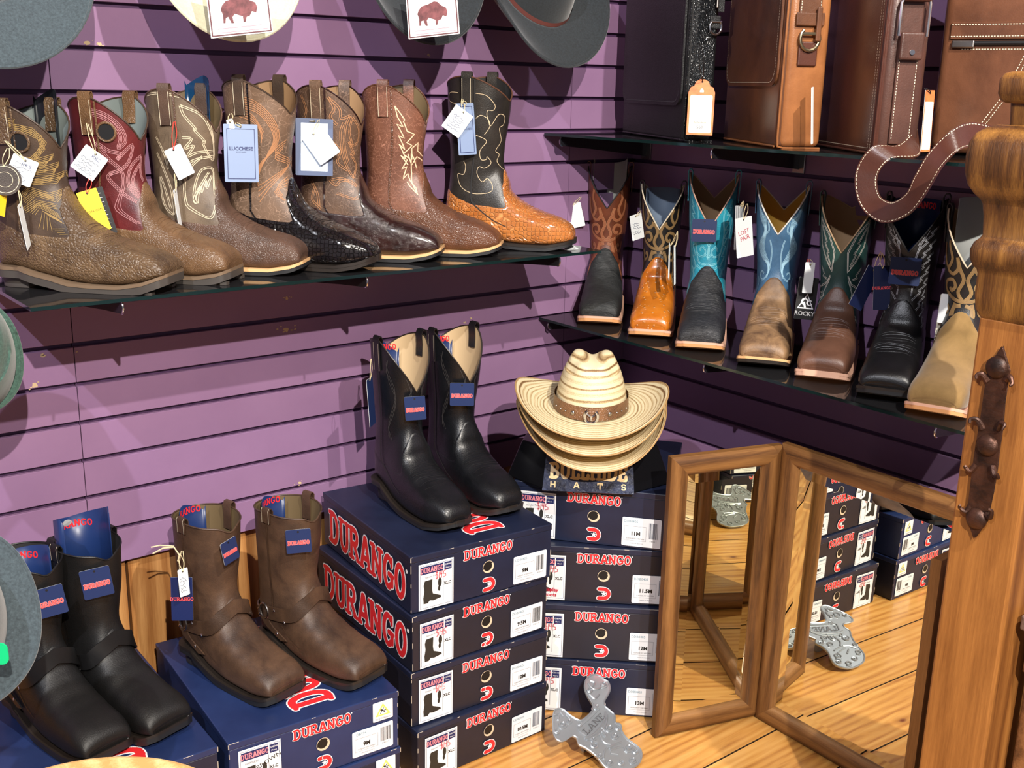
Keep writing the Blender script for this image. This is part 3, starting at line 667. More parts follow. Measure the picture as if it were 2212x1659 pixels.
SCR = [[(840, 150), (880, 230), (850, 290), (900, 350)], [(840, 150), (920, 230), (930, 300), (1000, 280)], [(1020, 290), (1000, 400), (1040, 500), (1000, 470), (1060, 560), (1030, 560), (1080, 640), (1050, 740)], [(1020, 290), (1080, 370), (1085, 470), (1040, 500)], [(950, 330), (925, 400), (940, 520), (980, 620), (1050, 740)], [(1000, 280), (970, 350), (960, 480), (1010, 620)],
       [(870, 480), (930, 540), (910, 620), (1000, 680)], [(850, 750), (900, 790), (940, 760), (1020, 760), (1060, 840), (1040, 950)], [(870, 750), (960, 740), (1040, 800), (1075, 880), (1030, 960)], [(900, 850), (960, 890), (1010, 880), (1060, 960)], [(660, 140), (690, 240), (670, 300)], [(700, 760), (760, 850), (770, 950)], [(740, 800), (720, 900), (790, 970)]]
PSC = sidepat(SCR, 610, 1130, 70, 1020, .338, .088, 4, True, -18)
BOLT = [[(1335, 225), (1400, 320), (1390, 330), (1420, 400), (1480, 420), (1420, 480), (1470, 500), (1400, 560), (1450, 590)], [(1335, 225), (1350, 300), (1390, 370), (1345, 350), (1400, 450), (1355, 430), (1410, 530), (1360, 490), (1430, 600), (1380, 570), (1450, 640)],
        [(1480, 600), (1470, 520), (1520, 480), (1525, 540), (1570, 580)], [(1440, 560), (1480, 640), (1520, 580), (1570, 610)], [(1440, 600), (1400, 670), (1440, 650), (1410, 740), (1450, 700), (1470, 800), (1450, 850), (1440, 760)], [(1470, 560), (1480, 700), (1450, 850)], [(1520, 660), (1500, 600), (1475, 560)]]
PBO = sidepat(BOLT, 1130, 1590, 80, 980, .342, .088, 2, False, -10)
LOOP = [[(320, 148), (265, 150), (262, 210), (320, 230)], [(430, 150), (500, 165), (560, 230), (550, 268), (510, 270), (505, 310), (530, 380), (490, 445)], [(420, 340), (460, 305), (510, 330), (535, 380), (590, 300), (640, 310), (640, 370), (608, 400), (638, 490), (600, 560), (635, 590), (620, 640), (670, 700)],
        [(430, 450), (510, 490), (465, 560), (480, 625), (525, 625), (530, 605), (570, 650), (520, 690), (470, 680), (460, 730), (500, 790), (540, 765), (555, 800), (520, 860), (440, 880), (350, 830), (310, 740), (360, 740), (370, 680), (350, 640)]]
PLO = sidepat(LOOP, 245, 690, 50, 970, .357, .092, 5, True, -5)
def rows_(pat, n, d=.0022):
    out = []
    for L in pat:
        for k in range(n):
            o = (k-(n-1)/2)*d; Q = []
            for i in range(len(L)):
                a0 = np.array(L[max(i-1, 0)]); a1 = np.array(L[min(i+1, len(L)-1)]); t = (a1-a0)*np.array([.00105, 1]); nn = np.array([-t[1], t[0]]); nn = nn/(np.linalg.norm(nn)+1e-9)*o
                Q.append((L[i][0]+nn[0]/.00105, L[i][1]+nn[1]))
            out.append(Q)
    return out
PV = rows_(PV, 4, .0028); PL = rows_(PL, 3, .0026); PFE = rows_(PFE, 2, .003); PSC = rows_(PSC, 2, .0035); PT = rows_(PT, 2, .003); PBL = rows_(PBL, 2, .0025); PG = rows_(PG, 2, .003); PK = rows_(PK, 2, .0028)
PLAIN = [[(a, z) for a in range(-60, 61, 4)] for z in ()]
BC = [[(20+8*math.sin(k*1.3+i), .2+.02*k+.004*i) for k in range(8)] for i in range(3)]+[[(60+10*math.sin(k*1.1+i*.6), .15+.024*k+.004*i) for k in range(8)] for i in range(3)]
BC += [[(-a, z) for a, z in L] for L in BC]

# ---- leathers -----------------------------------------------------------------
L_ = leather
bisonbrown = L_('bison_brown', (72, 54, 38), (114, 90, 64), .42, 'pebble', .8, .7); bisondk = L_('work_shaft_brown', (48, 36, 28), (74, 56, 42), .5)
crazy = L_('smooth_tan_brown', (86, 62, 42), (122, 92, 64), .36, 'pebble', 1.2); burg = L_('burgundy', (70, 24, 26), (104, 38, 38), .38)
mocha = L_('mocha_smooth', (72, 53, 43), (100, 74, 60), .36, 'pebble', 1.6); taupe = L_('taupe_shaft', (62, 50, 40), (122, 104, 84), .5, mott=9)
crocblk = L_('black_croc', (16, 14, 16), (30, 24, 26), .2, 'croc', 1.15, .9, coat=.5); tanant = L_('antique_tan', (74, 58, 46), (124, 98, 78), .5, 'crackle', mott=8)
ostdk = L_('dark_smooth_quill', (28, 14, 12), (52, 26, 22), .16, 'wrinkle', 1, .6, coat=.6); brnant = L_('antique_brown', (66, 50, 41), (106, 80, 62), .45, 'crackle', mott=10)
saddle = L_('saddle_pebble', (82, 50, 34), (112, 72, 50), .32, 'pebble', 1.3, .4); rust = L_('antique_rust', (84, 50, 38), (128, 84, 64), .42, 'crackle', 1.3, mott=9)
amber = L_('amber_croc', (158, 88, 40), (196, 124, 62), .2, 'croc', 1.0, .8, coat=.5); blksm = L_('black_brown_shaft', (30, 27, 25), (52, 47, 42), .34)
flamebr = L_('flame_brown', (84, 40, 22), (128, 66, 38), .45, mott=14); elephant = L_('black_wrinkle', (20, 22, 22), (40, 42, 42), .55, 'wrinkle', 1.3, .9)
blk = L_('black_leather', (15, 15, 16), (26, 25, 27), .32); blkfl = L_('black_floral_shaft', (20, 18, 18), (32, 29, 27), .42)
ostrich = L_('amber_ostrich', (160, 98, 30), (196, 134, 54), .28, 'quill', 1, .9, coat=.3); turq = L_('turquoise', (20, 124, 152), (52, 172, 194), .4, 'wrinkle', 1.6, .5)
blacksh = L_('black_shrunken', (22, 23, 26), (40, 41, 46), .4, 'wrinkle', 2.2, .8); dblue = L_('denim_blue', (52, 88, 120), (78, 120, 156), .42)
distr = L_('distressed_tan', (86, 62, 44), (158, 124, 88), .5, mott=26); green = L_('forest_green', (24, 52, 50), (44, 82, 76), .45, mott=10)
brown5 = L_('chestnut', (88, 58, 44), (116, 80, 62), .38); suede = L_('tan_roughout', (116, 90, 48), (140, 110, 64), .9, 'suede')
blackfine = L_('fine_black', (11, 12, 15), (22, 23, 27), .36, 'grain', .8, .4, coat=.06); oilblk = L_('oiled_black', (11, 11, 12), (22, 21, 21), .5)
oilbrn = L_('oiled_brown', (54, 38, 29), (94, 69, 51), .5, mott=14); lintan = plain('lining_tan', (150, 118, 84), .7); linol = plain('lining_olive', (104, 86, 58), .7)
lingr = plain('lining_grey_mesh', (110, 120, 118), .8); lincr = plain('lining_cream', (206, 178, 138), .7); linblk = plain('lining_black', (30, 28, 28), .7)
WELT_T = plain('welt_natural', (222, 176, 124), .5); WELT_P = plain('welt_pinkish', (216, 170, 146), .45); WELT_B = plain('welt_dark', (40, 34, 30), .4); SOLE_B = plain('rubber_black', (34, 34, 36), .5)
SOLE_G = plain('rubber_grey_brown', (66, 61, 57), .55); SOLE_L = plain('sole_leather_edge', (206, 148, 98), .4); WELT_BR = plain('welt_brown_stitched', (112, 92, 72), .6)
GOLD = plain('thread_gold', (150, 122, 72), .6); PINKT = plain('thread_pale_red', (176, 122, 124), .6); BONE = plain('thread_bone', (202, 186, 158), .6); COPT = plain('thread_copper', (172, 122, 84), .6)
WHT = plain('thread_white', (226, 222, 212), .6); BLT = plain('thread_sky', (170, 214, 236), .6); INL = plain('inlay_copper', (150, 84, 54), .5); INLG = plain('inlay_khaki', (132, 104, 70), .5); GRT = plain('thread_silver', (150, 152, 158), .5); TQT = plain('thread_aqua', (140, 214, 224), .5); DKT = plain('thread_black', (54, 52, 52), .5)
def place(toe, z, yaw, L, lean=0):
    a = math.radians(yaw); return Matrix.Translation((toe[0]-L*math.cos(a), toe[1]-L*math.sin(a), z)) @ Matrix.Rotation(a, 4, 'Z')
ZA, ZL, ZU = 1.0125, .8005, 1.2505
GA = 'boots side on along the left glass shelf'; GB = 'boots facing out on the lower right shelf'
shelfboots = {}
def A(i, toe, yaw, L, name, label, B, *a, **k): k.setdefault('tw', 13); M = place(toe, ZA, yaw, L); shelfboots['A%d' % i] = (M, B, build_boot(name, label, GA, M, B, *a, **k))
def Bb(i, toe, yaw, L, name, label, B, *a, **k): M = place(toe, ZL, yaw, L); shelfboots['B%d' % i] = (M, B, build_boot(name, label, GB, M, B, *a, **k))
A(1, (-1.348, -.290), -46, .305, 'work_boot', 'chocolate work boot with vent hole and gold stitching at the left end of the shelf', Boot('wide', .300, .070, .035, .030, .305, wide=.95), bisonbrown, bisondk, lingr, WELT_BR, SOLE_G, bisondk, pats=((PV, GOLD, .0009, .0008),), sole_t=.013, tread=True, hole=(-84, .242), strapm=bisonbrown)
A(2, (-1.222, -.254), -46, .285, 'work_boot', 'burgundy shafted work boot with a round vent hole and red white stitching', Boot('wide', .312, .072, .04, .030, .285, wide=.93), crazy, burg, lingr, WELT_BR, SOLE_G, bisondk, pats=((PL, PINKT, .0010, .0008),), sole_t=.012, tread=True, hole=(-78, .256), strapm=crazy)
A(3, (-1.076, -.240), -43, .285, 'cowboy_boot', 'taupe cowboy boot with pale feather stitching and mocha foot, beside the burgundy boot', Boot('wide', .327, .075, .045, .034, .285, wide=.93), mocha, taupe, linol, WELT_T, SOLE_B, mocha, pats=((PFE, BONE, .0014, .0008),), strapm=L_('strap_umber', (62, 44, 34), (84, 62, 48), .5))
A(4, (-.945, -.285), -50, .298, 'cowboy_boot', 'narrow toed boot with glossy black crocodile foot and tan arc stitched shaft', Boot('snip', .345, .06, .04, .040, .298), crocblk, tanant, lintan, WELT_B, WELT_B, mp=bisondk, pats=((PAR, COPT, .0014, .0008),), strapm=bisondk)
A(5, (-.772, -.245), -43, .290, 'cowboy_boot', 'shiny oxblood black footed boot with crackled brown shaft, fifth along the glass shelf', Boot('square', .338, .075, .045, .036, .290, wide=.95), ostdk, brnant, lintan, WELT_T, SOLE_B, pats=((PSC, COPT, .0012, .0008),), strapm=brnant)
A(6, (-.625, -.252), -44, .290, 'cowboy_boot', 'rust crackled shaft boot with lightning stitching and pebbled brown foot', Boot('square', .342, .078, .045, .036, .290, wide=.95), saddle, rust, linol, WELT_T, SOLE_B, pats=((PBO, plain('thread_peach', (236, 196, 160), .6), .0022, .0008),), strapm=rust)
A(7, (-.433, -.270), -48, .286, 'cowboy_boot', 'black shafted boot with looping cream stitching and amber crocodile foot', Boot('round', .362, .05, .03, .036, .286), amber, blksm, linblk, WELT_B, SOLE_B, mp=plain('piping_umber', (88, 56, 40), .5), pats=((PLO, plain('thread_ecru', (206, 184, 150), .6), .0012, .0008),), seam=linblk)
Bb(1, (-.262, -.176), -137, .285, 'cowboy_boot', 'brown flame inlay boot with wrinkled black foot next to the room corner', Boot('wide', .368, .10, .05, .036, .285, wide=.98), elephant, flamebr, lintan, WELT_P, SOLE_L, mp=linblk, pats=((PF, COPT, .0068, .0006), (PF, INL, .0050, .0009), (PF, COPT, .0008, .0012)), seam=flamebr, creases=False)
Bb(2, (-.258, -.343), -140, .280, 'cowboy_boot', 'black boot with khaki flame inlay and orange ostrich foot', Boot('wide', .335, .10, .05, .036, .280, wide=.94), ostrich, blkfl, lincr, WELT_P, SOLE_L, mp=CREAM, pats=((PF, GOLD, .0066, .0006), (PF, INLG, .0050, .0009), (PF, GOLD, .0008, .0012)), seam=CREAM, creases=False)
Bb(3, (-.262, -.500), -141, .285, 'cowboy_boot', 'bright turquoise cowboy boot with black foot', Boot('wide', .372, .115, .06, .036, .285), blacksh, turq, lintan, WELT_P, SOLE_L, mp=plain('piping_blush', (196, 160, 140), .5), pats=((PT, TQT, .0010, .0008),), seam=linblk)
Bb(4, (-.262, -.673), -146, .288, 'cowboy_boot', 'denim blue shafted boot with distressed tan foot', Boot('wide', .362, .10, .06, .034, .288), distr, dblue, plain('lining_mustard', (206, 158, 62), .6), WELT_T, WELT_B, mp=WHT, pats=((PBL, BLT, .0009, .0008),), seam=dblue)
Bb(5, (-.250, -.810), -151, .285, 'cowboy_boot', 'dark green cowboy boot with chestnut foot', Boot('wide', .350, .11, .03, .034, .285), brown5, green, plain('lining_fawn', (166, 134, 98), .7), WELT_P, WELT_P, mp=plain('piping_fawn', (176, 146, 112), .6), pats=((PG, WHT, .0009, .0008),), seam=green)
Bb(6, (-.262, -.960), -154, .288, 'cowboy_boot', 'all black cowboy boot with silver zigzag stitching, below the looped bag strap', Boot('wide', .362, .10, .05, .034, .288), blk, blkfl, linblk, WELT_B, SOLE_B, mp=linblk, pats=((PK, GRT, .0010, .0008),), seam=linblk)
Bb(7, (-.285, -1.075), -161, .285, 'cowboy_boot', 'tan suede boot with black and khaki shaft, half hidden by the post', Boot('wide', .352, .10, .05, .036, .285), suede, blkfl, lincr, WELT_P, SOLE_L, mp=CREAM, pats=((PF, GOLD, .0066, .0006), (PF, INLG, .0050, .0009), (PF, GOLD, .0008, .0012)), seam=blkfl, creases=False)
ZS1, ZS0 = .4865, .2465
for k, (toe, yaw, lab) in enumerate((((-.833, -.403), -90, 'black cowboy boot on the tall box stack, left one of the pair'), ((-.698, -.401), -91, 'black cowboy boot on the tall box stack, right one beside the straw hats'))):
    M = place(toe, ZS1, yaw, .288); shelfboots['C%d' % (k+1)] = (M, Boot('round', .362, .105, .04, .040, .288), None)
    B = shelfboots['C%d' % (k+1)][1]; build_boot('cowboy_boot', lab, 'black cowboy boots on the boxes', M, B, blackfine, blackfine, lincr, WELT_B, SOLE_B, pats=((BC, DKT, .0012, .0008),), mp=WELT_B, strapm=blk, seam=linblk)
def harness(key, toe, yaw, L, z, mat, sm, lab, lin, flip=1):
    M = place(toe, z, yaw, L); B = Boot('wide', .315, .02, .01, .036, L, 'harness', .98); shelfboots[key] = (M, B, None)
    t = build_boot('harness_boot', lab, 'square toed harness boots on the low boxes', M, B, mat, mat, lin, WELT_B, SOLE_B, mp=mat, strapm=mat, seam=sm, sole_t=.010)
    def band(path, w, nm, off=.004, th=.0028):
        pts = []; wd = []
        for a, z_ in path: u = B.u_at(a, z_); pts.append(B.P(u, a)+B.nrm(u, a)*off)
        for i in range(len(pts)):
            d = (pts[min(i+1, len(pts)-1)]-pts[max(i-1, 0)]).normalized(); u = B.u_at(*path[i]); q = B.nrm(u, path[i][0]).cross(d); wd.append(q)
        mb = MB(); mb.ribbon(pts, wd, w, th); return mb.build(nm, sm, t, True)
    path = [(a, float(np.interp(abs(a), [0, 30, 60, 90, 100], [.146, .134, .114, .100, .098]))) for a in range(-98, 99, 7)]; band(path, .027, 'harness_strap')
    band([(a, .088) for a in range(126, 235, 9)], .022, 'heel_strap')
    for sg in (1, -1):
        u = B.u_at(sg*108, .098); c = B.P(u, sg*108)+B.nrm(u, sg*108)*.006; n = B.nrm(u, sg*108); e1 = n.orthogonal().normalized(); e2 = n.cross(e1)
        mb = MB(); mb.tube([c+(e1*math.cos(k*PI/10)+e2*math.sin(k*PI/10))*.0155 for k in range(20)], .002, 8, 0, True); mb.build('ring', STEEL, t, True)
        mb = MB(); u2 = B.u_at(sg*104, .07); p2 = B.P(u2, sg*104)+B.nrm(u2, sg*104)*.005; u3 = B.u_at(sg*100, .052); p3 = B.P(u3, sg*100)+B.nrm(u3, sg*100)*.004
        mb.ribbon([c-Vector((0, 0, .012)), p2, p3], [Vector((1, 0, .2)).normalized()]*3, .018, .0025); mb.build('keeper_strap', sm, t, True)
        for (a, z_) in ((sg*86, .108), (sg*84, .092), (sg*128, .094), (sg*127, .082), (sg*101, .062)):
            u = B.u_at(a, z_); p = B.P(u, a)+B.nrm(u, a)*.0068; mb = MB(); rows = []
            for i in range(4):
                rr = .0032*math.cos(i*PI/6+.0001); rows.append([p+B.nrm(u, a)*.0016*math.sin(i*PI/6)+(e1*math.cos(j*PI/4)+e2*math.sin(j*PI/4))*rr for j in range(8)])
            mb.grid(rows, 0, True); mb.build('stud', CHROME, t, True)
    return t
hb = plain('strap_black', (20, 20, 21), .38); hbr = L_('strap_brown', (56, 40, 30), (82, 60, 44), .42)
harness('H1', (-1.223, -.403), -76, .285, ZS0, oilbrn, hbr, 'left one of the brown harness boots, with a jute string tag', linol)
harness('H2', (-1.068, -.446), -74, .285, ZS0, oilbrn, hbr, 'right one of the brown harness boots, beside the tall box stack', linol)
harness('H3', (-1.550, -.396), -76, .285, ZS0, oilblk, hb, 'black harness boot nearest the grey felt hat, left one of the black harness pair', linblk)
harness('H4', (-1.441, -.392), -74, .285, ZS0, oilblk, hb, 'black harness boot with a large upright blue card inside, right one of its pair', linblk)

# ================================================================== CARDS AND TAGS
def facing(p, turn=0, tilt=0, roll=0):
    d = Vector((CAM.x-p.x, CAM.y-p.y, 0)).normalized(); d = Matrix.Rotation(math.radians(turn), 3, 'Z') @ d
    x = Vector((0, 0, 1)).cross(d); M = frame(p, x, (0, 0, 1)); return M @ Matrix.Rotation(math.radians(roll), 4, 'Z') @ Matrix.Rotation(math.radians(tilt), 4, 'X')
def mm(px, d): return px*d/F_PX*1.04
def card(name, label, p, w, h, mat, turn=0, roll=0, tilt=-4, anchor=None, r=.002, string=JUTE, group='hang tags', edge=CARD, cat='tag', poly=None, th=.0006, sr_=.0007, hole=True):
    M = facing(p, turn, tilt, roll); t = thing(name, label, cat, M=M, group=group)
    mb = MB(); mb.prism(poly or rrect(w, h, r), -th, 0, 0, side=1); mb.build('card', [mat, edge], t)
    if hole:
        mb = MB(); mb.prism(rrect(.004, .004, .00199, 4, 0, h/2-.005), 0, .0003); mb.build('hole', BLACK, t)
    if anchor is not None:
        a = M.inverted() @ Vector(anchor); q = Vector((0, h/2-.005, .0006)); mb = MB()
        mb.tube([Vector(v) for v in crom([q, q*.5+a*.5+Vector((.004, 0, .002)), a], 5)], sr_, 5); mb.tube([Vector(v) for v in crom([q, q*.5+a*.5+Vector((-.005, 0, .001)), a+Vector((-.003, 0, 0))], 5)], sr_, 5)
        mb.build('string', string, t, True)
    return t
def scrib(t, mat, x0, x1, y0, y1, rows, w=.0007, seed=1, amp=.4, name='handwriting'):
    rd = random.Random(seed); mb = MB(); I = Matrix.Identity(4)
    for k in range(rows):
        y = y0+(y1-y0)*(k+.5)/rows; hh = abs(y1-y0)/rows*amp; x = x0+rd.uniform(0, .1)*(x1-x0); pts = []
        xe = x1-rd.uniform(0, .35)*(x1-x0)
        while x < xe: pts.append((x, y+rd.uniform(-hh, hh))); x += rd.uniform(.5, 1.2)*hh+.0002
        if len(pts) > 1: stroke(mb, pts, w, .0004, I)
    if mb.v: mb.build(name, mat, t)
def lines(t, mat, x0, x1, y0, y1, rows, w=.0006, name='print'):
    mb = MB(); rd = random.Random(rows)
    for k in range(rows): y = y0+(y1-y0)*k/max(1, rows-1); mb.add([(x0, y, .0004), (x1-rd.random()*.2*(x1-x0), y, .0004), (x1-rd.random()*.05*(x1-x0), y+w, .0004), (x0, y+w, .0004)], [(0, 1, 2, 3)])
    mb.build(name, mat, t)
I4 = Matrix.Identity(4)
def bd(key, off=.065):
    M, B, _ = shelfboots[key]; c = M @ Vector((.068, 0, 0)); return math.hypot(c.x-CAM.x, c.y-CAM.y)-off
def strap_pt(key, sg=-1, dz=-.05):
    M, B, _ = shelfboots[key]; zt = B.ztop(90)+dz; u = B.u_at(90*sg, zt); return M @ (B.P(u, 90*sg)+B.nrm(u, 90*sg)*.009)
def durango_tag(p, w, h, lab, turn=0, roll=0, tilt=-4, anchor=None, group='blue square tags'):
    t = card('hang_tag', lab, p, w, h, plain('tag_navy', (30, 46, 88), .35), turn, roll, tilt, anchor, .003, WHITE, group, sr_=.0005)
    word('DURANGO', h*.17, Matrix.Translation((0, -.003, 0)), plain('tag_red', (236, 84, 84), .5), plain('tag_pink', (240, 170, 170), .5), t, w=.2, e=.035, stretch=w*.86/(h*.17)/6.3)
    return t
# left shelf
d1 = bd('A1'); d2 = bd('A2'); d3 = bd('A3'); d4 = bd('A4'); d5 = bd('A5'); d6 = bd('A6'); d7 = bd('A7')
t = card('price_tag', 'white tag with store stamp tied to the left end work boot', PD(47, 368, d1), mm(46, d1), mm(50, d1), CARD, 0, -24, anchor=PD(14, 305, d1), group='white price tags'); scrib(t, GREY, -.016, .016, .012, -.018, 5, seed=2); ftext('RKS', .009, Matrix.Translation((.004, .009, 0)), NAVY, t)
t = card('leather_medallion', 'round dark leather medallion hanging on the left end work boot', PD(10, 388, d1-.004), .05, .05, L_('medallion', (40, 30, 26), (56, 44, 38), .5), 0, 0, anchor=PD(20, 320, d1), poly=rrect(.05, .05, .0249, 10), th=.003, edge=hbr, cat='medallion', group='work boot tags', hole=False)
mb = MB(); mb.tube([(.021*math.cos(a*PI/12), .021*math.sin(a*PI/12), .0004) for a in range(24)], .0006, 5, 0, True); mb.tube([(.012*math.cos(a*PI/12), .012*math.sin(a*PI/12), .0004) for a in range(24)], .0004, 5, 0, True); mb.build('stitched_ring', CREAM, t, True)
card('price_tag', 'thin white card seen edge on, below the leather medallion', PD(53, 488, d1), .03, .075, CARD, 78, 12, anchor=PD(40, 410, d1), group='white price tags')
card('paper_tag', 'yellow card corner at the left picture edge below the medallion', PD(4, 436, d1-.004), .02, .045, plain('card_yellow', (240, 200, 40), .5), 50, -22, group='yellow cards', anchor=PD(8, 408, d1))
t = card('price_tag', 'white handwritten tag on the burgundy boot', PD(193, 352, d2), mm(48, d2), mm(52, d2), CARD, 0, -38, anchor=PD(190, 268, d2), group='white price tags', string=JUTE); scrib(t, GREY, -.018, .018, .006, -.02, 5, seed=4); ftext('RKS', .009, Matrix.Translation((.004, .012, 0)), NAVY, t)
t = card('paper_tag', 'black printed card behind the yellow card on the burgundy boot', PD(216, 458, d2-.003), mm(38, d2), mm(92, d2), BLACK, 0, 14, group='work boot tags'); lines(t, WHITE, -.012, .012, .03, -.03, 9, .0008)
t = card('paper_tag', 'bright yellow card hanging by red thread on the burgundy boot', PD(203, 456, d2-.012), mm(38, d2), mm(82, d2), plain('card_yellow2', (246, 206, 40), .5), 0, 16, anchor=PD(196, 385, d2-.005), string=REDS, group='yellow cards'); ftext('WORK.COM', .005, I4, BLACK, t)
card('price_tag', 'blank slanted white tag tied with red thread on the taupe boot', PD(388, 350, d3), mm(36, d3), mm(62, d3), CARD, 20, 24, anchor=PD(378, 262, d3), string=REDS, group='white price tags')
card('price_tag', 'white card edge on, hanging low on the taupe boot', PD(386, 462, d3), .03, .09, CARD, 80, 5, anchor=PD(377, 375, d3), group='white price tags')
SLATE = plain('card_slate', (128, 146, 178), .5)
def boxframe(t, w, h, i, mat, sw=.0011):
    mb = MB(); stroke(mb, [(-w/2+i, -h/2+i), (w/2-i, -h/2+i), (w/2-i, h/2-i*1.4), (-w/2+i, h/2-i*1.4), (-w/2+i, -h/2+i)], sw, .0004, I4); mb.build('printed_frame', mat, t)
w, h = mm(66, d4), mm(112, d4); t = card('hang_tag', 'slate blue framed tag on the black crocodile boot', PD(521, 331, d4), w, h, SLATE, 5, -1, anchor=PD(512, 265, d4), group='slate blue tags', edge=SLATE); boxframe(t, w, h, .006, NAVY); ftext('LUCCHESE', .0088, Matrix.Translation((0, .008, 0)), NAVY, t, bold=.0003); ftext('BOOTMAKER', .003, Matrix.Translation((0, .002, 0)), NAVY, t)
card('price_tag', 'small white tag corner peeking out above the slate tag of the black crocodile boot', PD(498, 268, d4+.002), .012, .018, CARD, 0, 12, anchor=PD(500, 245, d4), group='white price tags')
w, h = mm(74, d5), mm(112, d5); DSL = plain('card_dark_slate', (78, 92, 124), .5); t = card('hang_tag', 'slate tag with a pale printed sheet on the fifth shelf boot', PD(679, 318, d5), w, h, DSL, 5, -2, anchor=PD(672, 262, d5), group='slate blue tags', edge=plain('card_pink_edge', (214, 130, 150), .5))
mb = MB(); mb.prism(rrect(w*.72, h*.84, .001), .0003, .0006); mb.build('sheet', plain('sheet_pale', (206, 222, 240), .5), t); lines(t, GREY, -w*.28, w*.28, h*.3, -h*.36, 15, .0008)
card('price_tag', 'blank white square tag hanging in front of a slate tag', PD(694, 314, d5-.012), mm(48, d5), mm(62, d5), CARD, 0, 35, anchor=PD(690, 258, d5), group='white price tags')
w, h = mm(40, d7), mm(102, d7); t = card('hang_tag', 'slate blue framed tag on the amber crocodile boot', PD(1007, 279, d7), w, h, SLATE, 25, 3, anchor=PD(1003, 218, d7), group='slate blue tags', edge=CARD); boxframe(t, w, h, .005, NAVY); ftext('LUCCHESE', .006, I4, NAVY, t)
t = card('price_tag', 'white handwritten tag tied with jute on the amber crocodile boot', PD(988, 262, d7-.012), mm(42, d7), mm(52, d7), CARD, 0, -35, anchor=PD(1000, 215, d7), group='white price tags'); scrib(t, NAVY, -.016, .016, .012, -.02, 6, seed=9)
t = thing('price_tag', 'loose white tag lying on the right end of the left glass shelf', 'tag', M=frame(Vector((-.43, -.25, ZA+.0035)), (1, -.35, .02), (.3, 1, .12)), group='white price tags'); mb = MB(); mb.prism(rrect(.03, .045, .003), -.0006, 0); mb.build('card', CARD, t); mb = MB(); mb.prism(rrect(.006, .006, .0029, 5, .008, -.012), 0, .0003); mb.build('hole', BLACK, t)
# right shelf
e = {k: bd('B%d' % k) for k in range(1, 8)}
card('price_tag', 'blank white tag beside the brown flame boot in the corner', PD(1241, 466, e[1]+.02), mm(36, e[1]), mm(50, e[1]), CARD, 10, 14, anchor=PD(1256, 425, e[1]+.03), group='white price tags')
t = card('price_tag', 'narrow handwritten tag on the ostrich boot', PD(1376, 490, e[2]), mm(34, e[2]), mm(52, e[2]), CARD, 45, 10, anchor=PD(1384, 455, e[2]), group='white price tags'); scrib(t, NAVY, -.014, .014, .012, -.018, 5, seed=12)
durango_tag(PD(1521, 498, e[3]-.005), mm(50, e[3]), mm(46, e[3]), 'blue square tag on the turquoise boot', 0, 0)
card('price_tag', 'white tag edge on, between the ostrich and turquoise boots, slanting left', PD(1446, 566, e[3]-.01), .03, .085, CARD, 84, -26, anchor=PD(1464, 500, e[3]), group='white price tags')
card('price_tag', 'white tag edge on, hanging straight between the ostrich and turquoise boots', PD(1458, 572, e[3]-.005), .03, .09, CARD, 84, -3, anchor=PD(1464, 500, e[3]), group='white price tags')
t = card('price_tag', 'white tag with red handwriting on the denim blue boot', PD(1608, 512, e[4]-.01), mm(44, e[4]), mm(80, e[4]), CARD, 42, 6, anchor=PD(1615, 440, e[4]), group='white price tags')
ftext('LOST\nPAIR', .013, Matrix.Translation((0, .004, 0)) @ Matrix.Rotation(.2, 4, 'Z'), INK, t)
for k in range(3): card('folded_card', 'pale card fanned out behind the red lettered tag of the denim boot', PD(1594+k*4, 492, e[4]+.012), .03, .095, plain('card_pale_grey', (206, 210, 212), .6), 66+k*5, -4+k*3, anchor=PD(1606, 435, e[4]), group='fanned cards', hole=False)
w, h = mm(40, e[5]), mm(86, e[5]); t = card('hang_tag', 'black tag with a white ram logo on the green boot', PD(1742, 645, e[5]), w, h, BLACK, 15, -4, anchor=PD(1748, 560, e[5]), string=REDS, group='maker tags')
ftext('ROCKY', w*.30, Matrix.Translation((0, -h*.36, 0)), plain('print_silver', (190, 190, 190), .4), t, bold=.0003)
mb = MB(); mb.add([(-w*.42, -h*.24, .0004), (w*.42, -h*.24, .0004), (.001, h*.12, .0004)], [(0, 1, 2)]); mb.build('triangle', WHITE, t)
mb = MB(); mb.add([(-w*.33, -h*.21, .0006), (w*.33, -h*.21, .0006), (.001, h*.07, .0006)], [(0, 1, 2)]); mb.build('dark_triangle', BLACK, t)
mb = MB(); stroke(mb, arc(-.003, -h*.07, .006, .006, -30, 260, 12), .003, .0008, I4); stroke(mb, arc(.008, -h*.10, .005, .005, 60, 330, 10), .0024, .0008, I4); stroke(mb, [(-.004, -h*.1), (-.001, -h*.2)], .004, .0008, I4); mb.build('ram_logo', WHITE, t)
card('price_tag', 'small white tag in front of the black ram tag', PD(1747, 600, e[5]-.012), mm(22, e[5]), mm(62, e[5]), CARD, 30, -4, anchor=PD(1750, 560, e[5]), group='white price tags')
durango_tag(PD(1955, 586, e[6]-.005), mm(58, e[6]), mm(54, e[6]), 'blue square tag on the all black boot', 5, -1)
for px, tr, rl, lab in ((1905, 20, 3, 'blue card with white edges left of the all black boot'), (1868, 35, -28, 'dark blue card slanting left of the all black boot')):
    t = card('hang_tag', lab, PD(px, 622, e[6]+.01), mm(34, e[6]), mm(88, e[6]), plain('card_deep_navy', (20, 30, 66), .4), tr, rl, anchor=PD(1905, 545, e[6]), group='blue cards', string=JUTE)
    if px == 1905: word('DURANGO', .006, I4, plain('tag_red', (236, 84, 84), .5), None, t)
